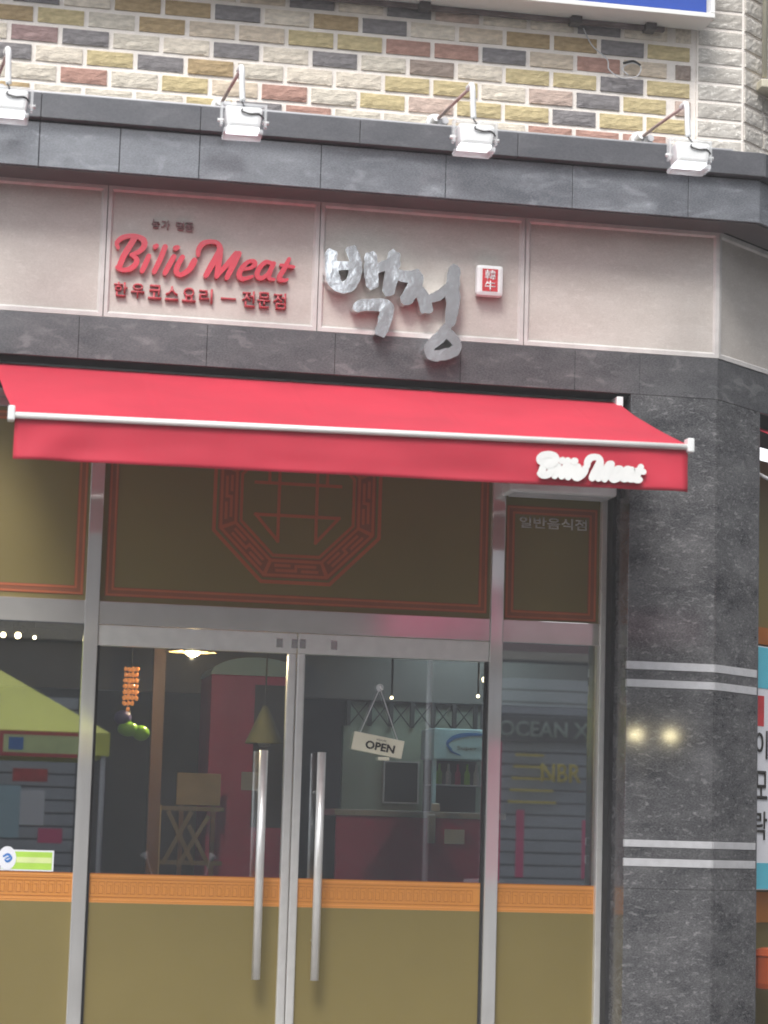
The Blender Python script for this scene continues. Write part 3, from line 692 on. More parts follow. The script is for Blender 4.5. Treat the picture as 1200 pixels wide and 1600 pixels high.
# big silver letters, stroke data (x, y_down, halfwidth) in thirds of a photo pixel, panel scale 1/1030 m
KS = [('letter_bieup', [[(115, 140, 26), (118, 205, 28), (132, 265, 30), (165, 296, 26), (205, 285, 28), (228, 235, 28), (228, 180, 26), (205, 122, 24)], [(130, 200, 20), (215, 198, 18)]]),
      ('letter_ae', [[(298, 150, 26), (300, 215, 30), (308, 288, 28)], [(315, 215, 22), (385, 190, 22)], [(405, 145, 28), (398, 220, 30), (384, 318, 28)]]),
      ('letter_giyeok', [[(238, 392, 20), (262, 378, 26), (320, 376, 26), (372, 386, 32), (372, 440, 30), (352, 505, 26)]]),
      ('letter_jieut', [[(420, 240, 26), (470, 248, 26), (520, 238, 26)], [(518, 245, 26), (500, 300, 32), (462, 356, 28)], [(512, 298, 22), (545, 340, 28), (562, 398, 30)]]),
      ('letter_eo', [[(585, 345, 20), (620, 330, 22), (660, 300, 22)], [(688, 208, 26), (680, 290, 32), (682, 370, 30), (672, 462, 22)]]),
      ('letter_ieung', [[(668, 462, 18), (630, 520, 26), (582, 565, 22), (586, 600, 22), (622, 606, 24), (690, 588, 24), (706, 552, 20), (668, 508, 24)]])]
kl = empty('silver_letter_sign', (1.8, 0, 3.7), 'large silver brush-style Korean lettering standing off the pale panels', 'sign')
K = 1/1038.0
for nm, sts in KS:
    bm = bmesh.new()
    for i, s in enumerate(sts):
        q = [(1.526+(a-60)*K, 4.062-((b-60)-(a-60)*.068)*K*1.02, w*K*1.06) for a, b, w in s]
        stroke(bm, q, -.058, .064, i, capr=.6, jit=.16)
    me = bmesh_me(bm); me.materials.append(M['letter']); me.materials.append(M['letter_side'])
    for p in me.polygons:
        if abs(p.normal.y) < .5: p.material_index = 1
    loc(link('letter', me, None), kl)
# seal box
sl = empty('seal_sign', (2.3, 0, 3.92), 'small white rounded box with a red square seal right of the silver letters', 'sign')
loc(bx('case', 2.234, 2.356, -.040, .008, 3.850, 3.990, 'whitep', bev=.016), sl)
loc(bx('red_face', 2.260, 2.330, -.0415, -.0385, 3.870, 3.971, 'redprint', bev=.0005), sl)
for ch, z in (('韓', 3.922), ('牛', 3.873)):
    t = text('lettering', ch, 2.271, -.0416, z, .049, .044, .0015, 'whitep', sl, bold=.01); t.matrix_parent_inverse = Matrix.Translation(-sl.location)

# ------------------------------------------------------------------ floodlights on arms over the cornice
def floodlight(label):
    f = empty('floodlight', (0, 0, 0), label, 'floodlight', 'floodlights on arms above the sign')
    # origin: arm root on the wall (x=0), y absolute, z = 0 at root
    YL = -.55
    tube('arm', [(0, .04, .0), (.02, -.2, .003), (.045, YL+.045, .0)], .0075, 'rod', f, seg=10)
    tube('drop_pipe', cat_rom([(.040, YL+.05, .0), (.046, YL+.012, .004), (.049, YL, -.020), (.052, YL, -.09), (.056, YL, -.145)], 4), .0125, 'whitep', f, seg=14)
    bm = bmesh.new(); tubebm(bm, [(0, .045, 0), (0, .0, 0)], .036, 18); tubebm(bm, [(.0, .0, 0), (.0, -.05, .004)], .02, 14, radii=[.024, .018])
    link('wall_mount', bmesh_me(bm), 'whitep', f, smooth=False)
    bm = bmesh.new(); tubebm(bm, [(.028, -.02, -.02), (.034, -.07, -.012)], .02, 14, radii=[.024, .017]); link('gland', bmesh_me(bm), 'lightgrey', f)
    # clear U bracket
    bm = bmesh.new(); cx_ = .062; w = .096; 
    box(bm, cx_-w, cx_+w, YL-.014, YL+.014, -.165, -.158)
    box(bm, cx_-w, cx_-w+.010, YL-.016, YL+.016, -.255, -.1652); box(bm, cx_+w-.010, cx_+w, YL-.016, YL+.016, -.255, -.1652)
    link('bracket', bmesh_me(bm), 'clear', f)
    # head
    bm = bmesh.new(); box(bm, cx_-.080, cx_+.076, YL-.055, YL+.05, -.272, -.182, .016)
    h = link('lamp_head', bmesh_me(bm), 'whitep', f)
    for v in h.data.vertices:
        if v.co.z < -.25: v.co.x = cx_+(v.co.x-cx_)*.90
    # protruding lens rim beneath
    bm = bmesh.new(); box(bm, cx_-.084, cx_+.080, YL-.060, YL+.060, -.300, -.276, .009); link('glass_rim', bmesh_me(bm), 'clear', f)
    bm = bmesh.new(); box(bm, cx_-.068, cx_+.064, YL-.045, YL+.045, -.2755, -.2725); link('lens', bmesh_me(bm), 'lampface', f)
    for s in (-1, 1):
        tube('knob', [(cx_+s*.080, YL, -.232), (cx_+s*.106, YL-.004, -.234)], .008, 'whitep', f, seg=8)
    tube('cable', cat_rom([(.052, YL-.012, -.150), (.060, YL-.040, -.180), (.050, YL-.060, -.205), (.085, YL-.060, -.215), (.120, YL-.058, -.212), (.142, YL-.045, -.228)], 5), .0032, 'cable', f, seg=6)
    return f
def copy_tree(o, parent=None):
    c = o.copy(); C.objects.link(c); c.parent = parent
    for ch in [x for x in bpy.data.objects if x.parent == o]: copy_tree(ch, c)
    return c
fl0 = floodlight('floodlight on a thin arm above the cornice at the left edge, cut by the picture edge')
spots = [(.095, 4.612), (1.072, 4.622), (2.034, 4.632), (2.978, 4.632)]
labs = ['floodlight at the left edge of the cornice, partly cut off',
        'white floodlight above the red script sign, second from the left along the cornice',
        'white floodlight on a long bare arm above the white seal box',
        'white floodlight nearest the speckled stone corner column, rightmost on the cornice']
for i, ((x, z), lb) in enumerate(zip(spots, labs)):
    f = fl0 if i == 0 else copy_tree(fl0); f.location = (x, 0, z); f['label'] = lb
    f.rotation_euler = (0, 0, 0 if i != 1 else R(-2))

# ------------------------------------------------------------------ white box under the awning
ac = empty('air_curtain', (2.69, .2, 3.0), 'white rounded air curtain box under the awning beside the pillar', 'air curtain')
loc(bx('case', 2.444, 2.938, .12, .283, 3.012, 3.18, 'whitep', bev=.012), ac); loc(bx('outlet', 2.47, 2.91, .15, .25, 3.004, 3.0115, 'lightgrey'), ac)

# ------------------------------------------------------------------ angled side shopfront at the right edge
P = lambda t, n: (3.362+t*CA-n*SA, .0015+t*SA+n*CA)
sw = empty('side_window', (3.8, .5, 0), 'olive window of the angled right shopfront with orange border at the picture edge', 'window')
loc(prism('olive_film', angled(3.362, .0015, .40, 1.6, .20, .205), .16, 3.3, 'olive'), sw)
loc(prism('orange_border', angled(3.362, .0015, .42, .56, .196, .199), 1.34, 3.25, 'orangered'), sw)
loc(prism('orange_band', angled(3.362, .0015, .40, 1.6, .194, .198), 1.13, 1.27, 'orange'), sw)
loc(prism('transom_bar', angled(3.362, .0015, .40, 1.6, .17, .192), 2.42, 2.50, 'orange_d'), sw)
bn = empty('side_banner', (3.9, .5, 1.28), 'hanging white banner with cyan ends and black brush letters beyond the pillar', 'banner')
loc(prism('sheet', angled(3.362, .0015, .46, 1.15, .10, .102), 1.283, 2.40, 'bannerw'), bn)
loc(prism('cyan_end', angled(3.362, .0015, .461, 1.149, .098, .0995), 2.205, 2.395, 'cyan'), bn)
loc(prism('cyan_end', angled(3.362, .0015, .461, 1.149, .098, .0995), 1.288, 1.405, 'cyan'), bn)
loc(prism('red_mark', angled(3.362, .0015, .47, .60, .0984, .0994), 2.03, 2.17, 'redprint', bev=.0), bn)
for i, ch in enumerate('이모락'):
    me = text_me(ch, .11, .13, .0015, .01); o = link('lettering', me, 'ink'); x, y = P(.52, .0965)
    o.location = (x, y, 1.88-.185*i); o.rotation_euler = (0, 0, R(40)); loc(o, bn)
sa = empty('side_awning', (3.9, .3, 3.3), 'dark red end of the awning on the angled right shopfront', 'awning')
bm = bmesh.new(); a0 = P(.41, .12); a1 = P(1.6, .12); b0 = P(.415, -.03); b1 = P(1.6, -.03)
vs = [bm.verts.new(v) for v in ((*a0, 3.43), (*a1, 3.43), (*b1, 3.36), (*b0, 3.36))]; bm.faces.new(vs)
vs2 = [bm.verts.new(v) for v in ((*b0, 3.359), (*b1, 3.359), (*b1, 3.24), (*b0, 3.24))]; bm.faces.new(vs2)
o = loc(link('canvas', bmesh_me(bm), 'awn'), sa); o.modifiers.new('s', 'SOLIDIFY').thickness = .002
loc(tube('folding_arm', [(*P(.46, .15), 3.24), (*P(.50, .03), 3.17), (*P(.62, -.10), 3.12)], .009, 'lightgrey'), sa)
rb = empty('orange_box', (3.85, .35, .83), 'shiny orange-red rounded box standing at the right edge behind the pillar', 'box')
bm = bmesh.new(); box(bm, -.11, .11, -.10, .10, 0, .19, .03); o = link('body', bmesh_me(bm), 'orangered', rb); rb.location = (*P(.66, .02), .835); rb.rotation_euler = (0, 0, R(40))
bx('lid_rim', -.115, .115, -.105, .105, .150, .160, 'orangered', rb, bev=.004)
bx('stand', -.03, .03, -.03, .03, -.835, .002, 'cable', rb)

# ------------------------------------------------------------------ side walls, back of the building so that nothing is hollow
sh = empty('shop_interior', (1, 2.5, 0), 'dark restaurant room behind the glass doors', 'room')
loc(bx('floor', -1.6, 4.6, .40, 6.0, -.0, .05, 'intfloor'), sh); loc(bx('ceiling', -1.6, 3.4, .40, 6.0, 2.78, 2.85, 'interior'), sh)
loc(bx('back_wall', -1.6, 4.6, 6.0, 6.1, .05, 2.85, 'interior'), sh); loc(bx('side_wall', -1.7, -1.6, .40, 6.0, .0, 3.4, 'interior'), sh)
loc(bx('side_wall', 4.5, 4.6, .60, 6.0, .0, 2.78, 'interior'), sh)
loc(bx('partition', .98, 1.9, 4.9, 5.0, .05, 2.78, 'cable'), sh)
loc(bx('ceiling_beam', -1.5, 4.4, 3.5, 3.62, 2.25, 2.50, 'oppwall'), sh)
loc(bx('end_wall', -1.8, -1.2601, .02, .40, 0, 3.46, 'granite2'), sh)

def pendant(x, y, z, label, r=.12, m='tanwood', flat=.35, glow='glow', hang=2.78, cone=False):
    p = empty('pendant_lamp', (x, y, z), label, 'lamp')
    bm = bmesh.new(); prof = [(r*.12, r*flat*(2.6 if cone else 1)), (r*.5, r*flat*(1.5 if cone else .75)), (r, 0)]; rings = []
    for rr, zz in prof: rings.append([bm.verts.new((rr*math.cos(k*math.pi/10), rr*math.sin(k*math.pi/10), zz)) for k in range(20)])
    for a, b in zip(rings, rings[1:]):
        for k in range(20): bm.faces.new((a[k], a[(k+1) % 20], b[(k+1) % 20], b[k]))
    bm.faces.new(rings[0]); o = link('lamp_shade', bmesh_me(bm), m, p, smooth=True)
    bm = bmesh.new(); bmesh.ops.create_uvsphere(bm, u_segments=12, v_segments=8, radius=r*.34)
    for v in bm.verts: v.co.z *= .55
    link('bulb', bmesh_me(bm), glow, p, smooth=True)
    tube('cord', [(0, 0, r*flat), (0, 0, hang-z)], .004, 'cable', p, seg=6); return p
pendant(1.145, .9, 2.292, 'lit gold pendant lamp hanging behind the top of the left door', .109, 'tanwood', .12)
pl = bpy.data.lights.new('pendant_bulb', 'POINT'); pl.energy = 34; pl.color = (1, .72, .4); pl.shadow_soft_size = .012
po = bpy.data.objects.new('pendant_bulb', pl); C.objects.link(po); po.location = (1.145, .9, 2.270)
pendant(1.575, 1.5, 1.905, 'olive green cone standing in for a mirrored parasol in front of the red cabinet', .095, 'parasol_cone', .75, 'whitep', cone=True)  # stands in for a parasol reflected in the glass, built as a hanging cone
for i, (x, y, z) in enumerate([(.332, 3, 2.496), (.411, 3, 2.496), (.501, 3, 2.489)]):
    sp = empty('spot_lamp', (x, y, z), 'small lit ceiling spot inside the left window, ' + ['leftmost', 'middle', 'rightmost and dimmest'][i] + ' of three', 'lamp', 'ceiling spots in the left window')
    bm = bmesh.new(); bmesh.ops.create_uvsphere(bm, u_segments=10, v_segments=6, radius=(.017, .02, .012)[i])
    link('bulb', bmesh_me(bm), 'glow', sp); bx('housing', -.03, .03, -.03, .03, .018, .05, 'cable', sp); tube('stem', [(0, 0, .05), (0, 0, 2.78-z)], .006, 'cable', sp, seg=6)
for i, (x, y, z, r) in enumerate([(2.489, 3, 2.239, .010), (2.983, 3, 2.266, .010), (3.021, 3, 2.361, .019)]):
    sp = empty('spot_lamp', (x, y, z), ['tiny lit spot above the lattice window near the open board', 'tiny lit spot above the drinks cooler at the door edge', 'bright warm spot at the top right corner of the right door'][i], 'lamp')
    bm = bmesh.new(); bmesh.ops.create_uvsphere(bm, u_segments=10, v_segments=6, radius=r); link('bulb', bmesh_me(bm), 'glow', sp)
    tube('stem', [(0, 0, .01), (0, 0, 2.78-z)], .006, 'amber' if i == 2 else 'cable', sp, seg=6)
# hanging ornament: amber bead strings over a purple and green bauble
hg = empty('hanging_ornament', (.86, .8, 2.2), 'hanging strings of amber beads over a green bauble behind the left door', 'ornament')
for k in range(4):
    bm = bmesh.new(); 
    for j in range(8-abs(k-1)):
        q = bmesh.ops.create_uvsphere(bm, u_segments=8, v_segments=6, radius=.009+.003*rnd.random())
        for v in q['verts']: v.co += Vector((-.026+k*.017+rnd.uniform(-.004, .004), 0, .0-j*.026-rnd.random()*.006))
    link('bead_string', bmesh_me(bm), 'amber', hg, smooth=True)
tube('cord', [(0, 0, .0), (0, 0, .55)], .003, 'cable', hg, seg=5)
def blob(name, x, z, r, m, sx=1):
    bm = bmesh.new(); q = bmesh.ops.create_uvsphere(bm, u_segments=16, v_segments=10, radius=r)
    for v in bm.verts: v.co.x *= sx; v.co += Vector((x, 0, z))
    link(name, bmesh_me(bm), m, hg, smooth=True)
blob('purple_bauble', -.03, -.225, .034, 'purple', 1.2); blob('green_bauble', -.005, -.275, .035, 'green', 1.4); blob('green_bauble', .055, -.292, .036, 'green', 1.1)
tube('cord', [(0, 0, -.19), (0, 0, -.25)], .003, 'cable', hg, seg=5)
# wood post
pb = bx('wooden_post', 1.068, 1.128, 2.0, 2.07, .05, 2.78, 'wood', label='brown wooden post standing inside behind the left door', cat='post')
# crimson cabinet with pale arched head
cb = empty('red_cabinet', (1.7, 3.2, .05), 'crimson cabinet with a pale arched top behind the left door', 'cabinet')
loc(bx('body', 1.475, 1.99, 3.0, 3.5, .05, 2.33, 'crimson', bev=.01), cb)
bm = bmesh.new(); facepoly(bm, [(1.47, 2.331)]+[(1.73-.26*math.cos(math.pi*k/14), 2.331+.10*math.sin(math.pi*k/14)) for k in range(1, 14)]+[(1.99, 2.331)], 2.99, 3.5)
loc(link('arched_top', bmesh_me(bm), 'paleblue'), cb); loc(bx('window', 1.72, 1.96, 2.992, 2.998, 1.50, 2.28, 'interior'), cb); loc(bx('label', 1.66, 1.76, 2.985, 2.991, 1.70, 1.80, 'lightgrey'), cb)
# menu board on counter
mb = empty('menu_board', (1.39, 2.6, 1.6), 'tan board on an easel in front of the red cabinet', 'board')
loc(bx('panel', 1.268, 1.502, 2.6, 2.62, 1.606, 1.776, 'tanwood', bev=.004), mb)
for x in (1.30, 1.47): loc(bx('leg', x-.012, x+.012, 2.622, 2.64, .05, 1.70, 'wood'), mb)
# chairs with crossed backs
def chair(x, y, label, rz=0):
    c = empty('wooden_chair', (x, y, .05), label, 'chair', rz=rz)
    bx('seat', -.2, .2, -.2, .2, .43, .46, 'tanwood', c, bev=.01)
    for a, b in ((-.18, -.18), (.18, -.18)): bx('leg', a-.018, a+.018, b-.018, b+.018, 0, .43, 'tanwood', c)
    for a in (-.18, .18): bx('leg', a-.018, a+.018, .165, .20, 0, .98, 'tanwood', c)
    bx('top_rail', -.162, .162, .17, .195, .90, .98, 'tanwood', c)
    for s in (-1, 1):
        bm = bmesh.new(); facepoly(bm, [(-.16*s, .50), (-.10*s, .50), (.16*s, .88), (.10*s, .88)], .170+.012*(s > 0), .18+.012*(s > 0)); link('cross_slat', bmesh_me(bm), 'tanwood', c)
    return c
# table
def table(x, y, label):
    t = empty('dining_table', (x, y, .05), label, 'table'); bx('tabletop', -.45, .45, -.3, .3, .72, .76, 'wood', t, bev=.008)
    for a in (-.40, .40):
        for b in (-.25, .25): bx('leg', a-.025, a+.025, b-.025, b+.025, 0, .72, 'wood', t)
table(1.25, 1.9, 'dark wooden table behind the left door'); chair(1.0, 1.35, 'tan crossed-back chair at the dark table behind the left door', R(200)); chair(1.9, 2.3, 'tan crossed-back chair near the red cabinet', R(150))
# raised booth rail (upper tan crossed panel seen at 1.3-1.6 m)
bk = empty('booth_screen', (1.25, 2.2, .05), 'tan wooden screen with crossed slats below the tan board', 'screen')
loc(bx('post', 1.13, 1.155, 2.20, 2.23, .05, 1.60, 'tanwood'), bk)
for k, (xa, za, xb, zb) in enumerate([(1.17, 1.30, 1.31, 1.57), (1.33, 1.30, 1.19, 1.57), (1.25, 1.29, 1.40, 1.55), (1.42, 1.28, 1.30, 1.50), (1.15, 1.585, 1.48, 1.585), (1.15, 1.31, 1.48, 1.31)]):
    dx, dz = xb-xa, zb-za; d = math.hypot(dx, dz); dx, dz = dx/d*.011, dz/d*.011
    bm = bmesh.new(); facepoly(bm, [(xa-dz, za+dx), (xa+dz, za-dx), (xb+dz, zb-dx), (xb-dz, zb+dx)], 2.2+.009*k, 2.208+.009*k); loc(link('slat', bmesh_me(bm), 'dimwood'), bk)
ct = empty('service_counter', (2.7, 3, .05), 'dark red service counter with stone top behind the right door', 'counter')
loc(bx('front', 2.20, 3.13, 3.0, 3.04, .05, 1.58, 'crimson'), ct); loc(bx('countertop', 2.18, 3.15, 2.96, 3.5, 1.58, 1.615, 'lightgrey', bev=.004), ct)
# kitchen wall with lattice
kw = empty('kitchen_wall', (2.9, 4.4, .05), 'pale green inner wall with a lattice window band behind the right door', 'wall')
loc(bx('panel', 2.40, 3.26, 4.05, 4.10, .05, 2.12, 'palegreen'), kw); loc(bx('header', 2.40, 3.26, 4.03, 4.10, 2.272, 2.78, 'interior'), kw)
loc(bx('back_light', 2.42, 3.25, 4.085, 4.10, 2.122, 2.27, 'palegreen'), kw)
for k in range(7):
    x = 2.425+.13*k; loc(bx('lattice_post', x-.012, x+.012, 4.02, 4.045, 2.121, 2.271, 'interior'), kw)
    if k < 6:
        for s in (0, 1):
            za, zb = (2.13, 2.262) if s else (2.262, 2.13)
            loc(tube('lattice_bar', [(x+.012, 4.05+.004*s, za), (x+.118, 4.05+.004*s, zb)], .004, 'interior', seg=5), kw)
pc = empty('wall_picture', (2.75, 4.02, 1.66), 'dark framed picture on the pale green inner wall below the open board', 'picture')
loc(bx('canvas', 2.655, 2.855, 4.02, 4.03, 1.675, 1.91, 'cable'), pc)
for a in ((2.645, 2.655, 1.665, 1.92), (2.855, 2.865, 1.665, 1.92), (2.6551, 2.8549, 1.91, 1.92), (2.6551, 2.8549, 1.665, 1.675)): loc(bx('frame', a[0], a[1], 4.01, 4.035, a[2], a[3], 'lightgrey'), pc)
# drinks cooler
dc = empty('drinks_cooler', (2.95, 3.5, 1.0), 'drinks cooler with pale blue header and blue ellipse behind the right door', 'cooler')
loc(bx('header', 2.795, 3.12, 3.28, 3.65, 1.918, 2.092, 'paleblue', bev=.006), dc); loc(bx('body', 2.815, 3.12, 3.60, 3.66, 1.62, 1.917, 'interior'), dc)
loc(bx('post', 2.797, 2.818, 3.30, 3.34, 1.62, 1.917, 'paleblue'), dc); loc(bx('shelf', 2.82, 3.12, 3.32, 3.6, 1.77, 1.776, 'lightgrey'), dc)
loc(bx('base', 2.795, 3.12, 3.28, 3.65, .05, 1.579, 'paleblue'), dc)
strk = [(2.90+.0, 1.975, .004), (2.875, 1.998, .007), (2.885, 2.025, .010), (2.93, 2.050, .011), (3.0, 2.062, .010), (3.085, 2.062, .005)]
o = strokes_obj('ellipse', [strk, [(2.875, 1.995, .004), (2.90, 1.962, .005), (2.95, 1.942, .003)]], 3.277, .002, 'swoosh', None); loc(o, dc)
t = text('lettering', 'Super', 2.930, 3.2785, 1.965, .12, .030, .001, 'ink', dc); t.matrix_parent_inverse = Matrix.Translation(-dc.location)
for i in range(5): loc(tube('bottle', [(2.86+i*.055, 3.42, 1.777), (2.86+i*.055, 3.42, 1.84), (2.86+i*.055, 3.42, 1.86), (2.86+i*.055, 3.42, 1.895)], .018, ('green', 'lightgrey', 'crimson')[i % 3], radii=[.018, .018, .008, .007], seg=8), dc)
vb = bx('white_vase', 2.69, 2.735, 2.78, 2.82, 1.615, 1.66, 'whitep', bev=.01, label='small white pot on the counter edge behind the right door', cat='pot')
pp = bx('paper_stack', 2.80, 2.91, 2.95-.012, 2.959, 1.44, 1.52, 'whitep', label='white paper notice fixed on the red counter front', cat='notice')
pp2 = bx('phone_handset', 2.70, 2.745, 2.93, 2.958, 1.44, 1.60, 'lightgrey', bev=.012, label='pale handset hanging on the red counter front', cat='telephone')
il = bpy.data.lights.new('kitchen_light', 'AREA'); il.energy = 7; il.size = .8; il.color = (.85, 1, .95)
io = bpy.data.objects.new('kitchen_light', il); C.objects.link(io); io.location = (3.0, 3.3, 2.7)
ks = bx('ceiling_panel_light', 2.6, 3.4, 2.9, 3.7, 2.745, 2.778, 'kitchenlight', label='flat white ceiling light over the service counter', cat='lamp')

# ------------------------------------------------------------------ the other side of the street (seen mirrored in glass, steel and stone)
ob2 = empty('shop_row', (2, -17.2, 0), 'row of shuttered shops across the street seen mirrored in the glass', 'building')
def part(*a, **k): return loc(bx(*a, **k), ob2)
part('wall', -26, 4.4, -19, -17.3, 0, 7.3, 'oppwall'); part('wall', 4.4, 30, -19, -17.3, 0, 12.5, 'oppwall'); part('cornice', -12, 16, -17.3, -17.1, 3.6, 3.8, 'oppwall2')
for i in range(6): part('window', 3+i*2, 4.4+i*2, -17.3, -17.28, 4.6, 6.2, 'interior')
for (a, b, zt) in ((-2.2, 1.62, 2.9), (6.46, 7.85, 3.3)):
    z = .1
    while z < zt:
        loc(prism('shutter_slat', [(a, -17.29), (b, -17.29), (b, -17.25), (a, -17.25)], z, z+.132, 'shutter', bev=.008), ob2); z += .150
for i, (x0, x1, z0, z1, m_) in enumerate([(1.0, 1.28, 1.45, 1.85, 'bannerw'), (1.22, 1.5, 1.25, 1.42, 'pink'), (.75, 1.0, 1.3, 1.9, 'paleblue'), (.9, 1.3, 1.95, 2.1, 'redprint'), (6.9, 7.0, 1.0, 1.8, 'pink'), (7.72, 7.78, 1.0, 1.7, 'pink')]):
    part('poster', x0, x1, -17.249, -17.245, z0, z1, m_)
ys = empty('yellow_shop_sign', (7.3, -17.0, 2.2), 'yellow lettered sign across the street mirrored in the narrow window', 'signboard')
loc(bx('board', 6.5, 7.9, -17.2, -17.1, 2.62, 2.92, 'oppwall'), ys)
for tx_, x, z, sx, sz_, m_ in (('OCEAN X', 6.62, 2.67, 1.12, .19, 'palegreen'), ('NBR', 7.15, 2.14, .5, .22, 'yellow')):
    me = text_me(tx_, sx, sz_, .02, .02); o = link('lettering', me, m_); o.rotation_euler = (0, 0, math.pi); o.scale = (-1, 1, 1); o.location = (x, -17.08, z); loc(o, ys)
for k in range(5): loc(bx('light_bar', 6.85-.02*k, 7.2+.04*k, -17.16, -17.12, 2.44-.14*k, 2.47-.14*k, 'yellow'), ys)
sbd = empty('added_block', (17, 0, 0), 'unseen tall grey block added further right to darken the mirroring in the angled pillar side', 'building')  # unseen block added so the angled pillar side mirrors less sky
loc(bx('wall', 15, 19, -14, 26, 0, 13, 'oppwall'), sbd)
for i in range(8):
    for j in range(3): loc(bx('window', 14.98, 14.999, -12+i*4.2, -9.6+i*4.2, 2.2+j*3.4, 4.0+j*3.4, 'interior'), sbd)
# market tent
tn = empty('market_tent', (-.15, -13.9, 0), 'lime green market tent across the street mirrored in the left window', 'tent')
bm = bmesh.new(); c_ = [bm.verts.new((x, y, 2.36)) for x, y in ((-1.8, -1.5), (1.8, -1.5), (1.8, 1.5), (-1.8, 1.5))]; ap = bm.verts.new((0, 0, 3.42))
for k in range(4): bm.faces.new((c_[k], c_[(k+1) % 4], ap))
link('roof', bmesh_me(bm), 'tent', tn).modifiers.new('s', 'SOLIDIFY').thickness = .01
for a in ((-1.8, 1.8, 1.495, 1.505), (-1.8, 1.8, -1.505, -1.495)): bx('valance', a[0], a[1], a[2], a[3], 2.14, 2.36, 'tent', tn)
for a in (-1.805, 1.795): bx('valance', a, a+.01, -1.49, 1.49, 2.14, 2.36, 'tent', tn)
bx('banner', .75, 1.6, 1.506, 1.516, 2.11, 2.35, 'redprint', tn); bx('banner_field', .79, 1.56, 1.5165, 1.519, 2.145, 2.315, 'limel', tn); bx('banner_mark', .84, .98, 1.5195, 1.521, 2.17, 2.29, 'swoosh', tn)
for a in (-1.75, 1.75):
    for b in (-1.45, 1.45): tube('pole', [(a, b, -.02), (a, b, 2.36)], .025, 'lightgrey', tn, seg=8)
# parked scooter across the street
sc = empty('parked_scooter', (2.35, -13.0, -.13), 'dark scooter with white headlight parked across the street, mirrored in the left door', 'scooter', rz=R(-70))
def wheel(x):
    bm = bmesh.new(); n1, n2 = 24, 8; g = []
    for i in range(n1):
        A = 2*math.pi*i/n1
        g.append([bm.verts.new((x+(.21+.045*math.cos(2*math.pi*j/n2))*math.cos(A), .045*math.sin(2*math.pi*j/n2), .26+(.21+.045*math.cos(2*math.pi*j/n2))*math.sin(A))) for j in range(n2)])
    for i in range(n1):
        for j in range(n2): bm.faces.new((g[i][j], g[(i+1) % n1][j], g[(i+1) % n1][(j+1) % n2], g[i][(j+1) % n2]))
    w = link('wheel', bmesh_me(bm), 'cable', sc, smooth=True)
    tube('rim', [(x, -.03, .26), (x, .03, .26)], .15, 'steel_d', w, seg=18)
wheel(-.6); wheel(.6)
tube('steering_column', [(.6, 0, .26), (.52, 0, .55), (.38, 0, 1.05)], .04, 'lightgrey', sc)
tube('handlebar', [(.32, -.34, 1.08), (.38, 0, 1.04), (.32, .34, 1.08)], .018, 'cable', sc)
tube('leg_shield', [(.50, 0, .45), (.44, 0, .7), (.38, 0, .98)], .16, 'crimson', sc, radii=[.13, .19, .12], seg=14)
tube('body', [(.28, 0, .36), (-.1, 0, .36), (-.45, 0, .55), (-.85, 0, .66)], .15, 'crimson', sc, radii=[.11, .13, .17, .10], seg=14)
tube('saddle', [(.05, 0, .74), (-.3, 0, .78), (-.7, 0, .80)], .1, 'cable', sc, radii=[.10, .12, .09], seg=12)
tube('headlight', [(.40, 0, 1.0), (.50, 0, .99)], .08, 'whitep', sc, radii=[.09, .07], seg=14)
for s_ in (-1, 1): tube('mirror', [(.33, .26*s_, 1.09), (.30, .32*s_, 1.28), (.30, .36*s_, 1.34)], .02, 'lightgrey', sc, radii=[.008, .008, .045], seg=8)
bx('number_plate', -.90, -.885, -.1, .1, .42, .54, 'bannerw', sc)
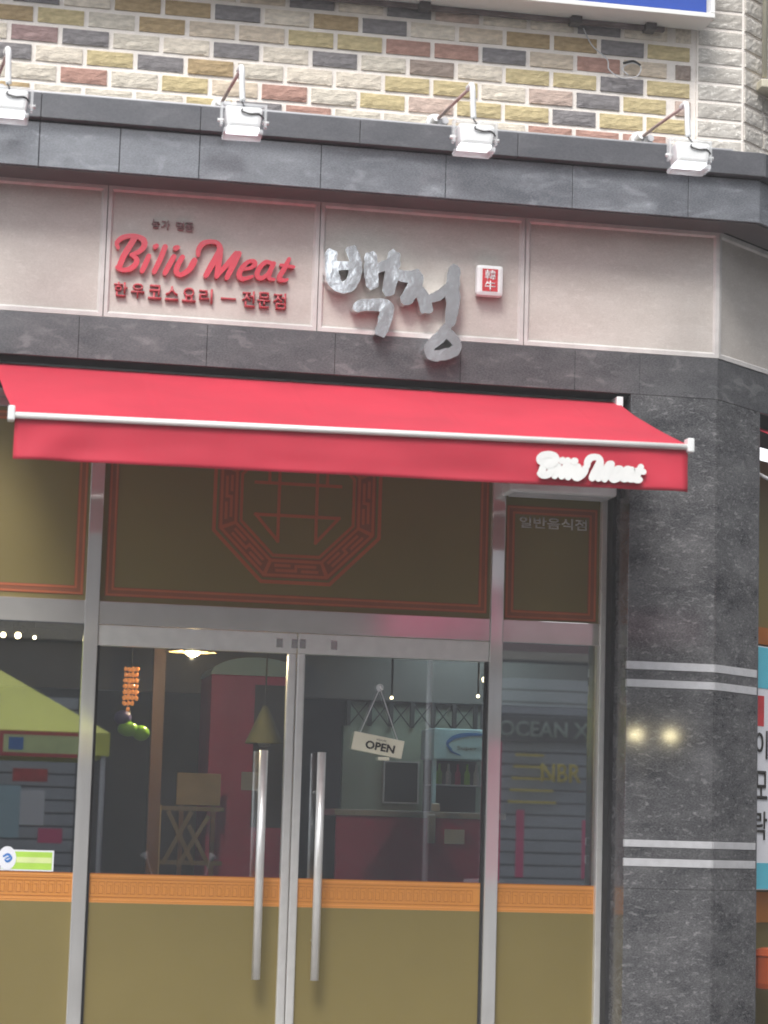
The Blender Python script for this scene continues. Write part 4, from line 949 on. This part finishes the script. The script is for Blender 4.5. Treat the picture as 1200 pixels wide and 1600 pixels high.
# pink canopy and panel
pk = empty('pink_stall', (6, -12.8, 0), 'pink stall with canopy across the street mirrored in the steel frame', 'stall')
loc(bx('panel', 5.39, 5.55, -12.6, -12.45, 1.05, 2.42, 'pink'), pk); loc(bx('canopy', 5.42, 7.4, -13.6, -12.4, 3.42, 3.72, 'pinkl'), pk)
loc(bx('added_board', 5.25, 5.65, -12.6, -12.5, 3.95, 4.35, 'bannerw'), pk)  # white board added for the pale patch mirrored in the steel upright
loc(prism('canopy_stripe', [(4.5, -13.6), (5.419, -13.6), (5.419, -12.4), (4.9, -12.4)], 3.40, 3.94, 'pink'), pk)
for x in (5.0, 7.3): loc(tube('pole', [(x, -13.4, -.14), (x, -13.4, 3.5)], .03, 'lightgrey'), pk)
loc(bx('base', 5.25, 5.6, -12.7, -12.4, -.14, 1.05, 'lightgrey'), pk)
for x in (6.49, 6.83):
    p = empty('street_lamp', (x, -11.6, 2.47), ('left' if x < 6.6 else 'right')+' one of two warm bulbs mirrored in the polished pillar', 'lamp', 'warm bulbs mirrored in the pillar')
    bm = bmesh.new(); bmesh.ops.create_uvsphere(bm, u_segments=12, v_segments=8, radius=.04)
    for v in bm.verts: v.co.x *= 1.35
    link('bulb', bmesh_me(bm), 'glow2', p, smooth=True); tube('stem', [(0, 0, .04), (0, 0, .5)], .01, 'cable', p)
lp = empty('lamp_pole', (6.66, -11.6, -.13), 'grey pole carrying two warm bulbs across the street', 'pole')
tube('pole', [(0, -.3, 0), (0, -.3, 3.1)], .03, 'lightgrey', lp); tube('cross_bar', [(-.4, 0, 3.1), (.4, 0, 3.1)], .015, 'lightgrey', lp); tube('arm', [(0, -.3, 3.1), (0, 0, 3.1)], .015, 'lightgrey', lp)

# ------------------------------------------------------------------ thin volume added to lift the blacks like lens veil
hz = bx('veil_volume', -50, 50, -50, 50, -1.4, 14.5, None, kind='stuff')
hm = bpy.data.materials.new('lens_veil'); hm.use_nodes = True; n = hm.node_tree.nodes; n.remove(n['Principled BSDF'])
pv_ = n.new('ShaderNodeVolumePrincipled'); pv_.inputs['Color'].default_value = (.93, .93, .95, 1); pv_.inputs['Density'].default_value = .0045
hm.node_tree.links.new(pv_.outputs[0], n['Material Output'].inputs['Volume']); hz.data.materials.append(hm)
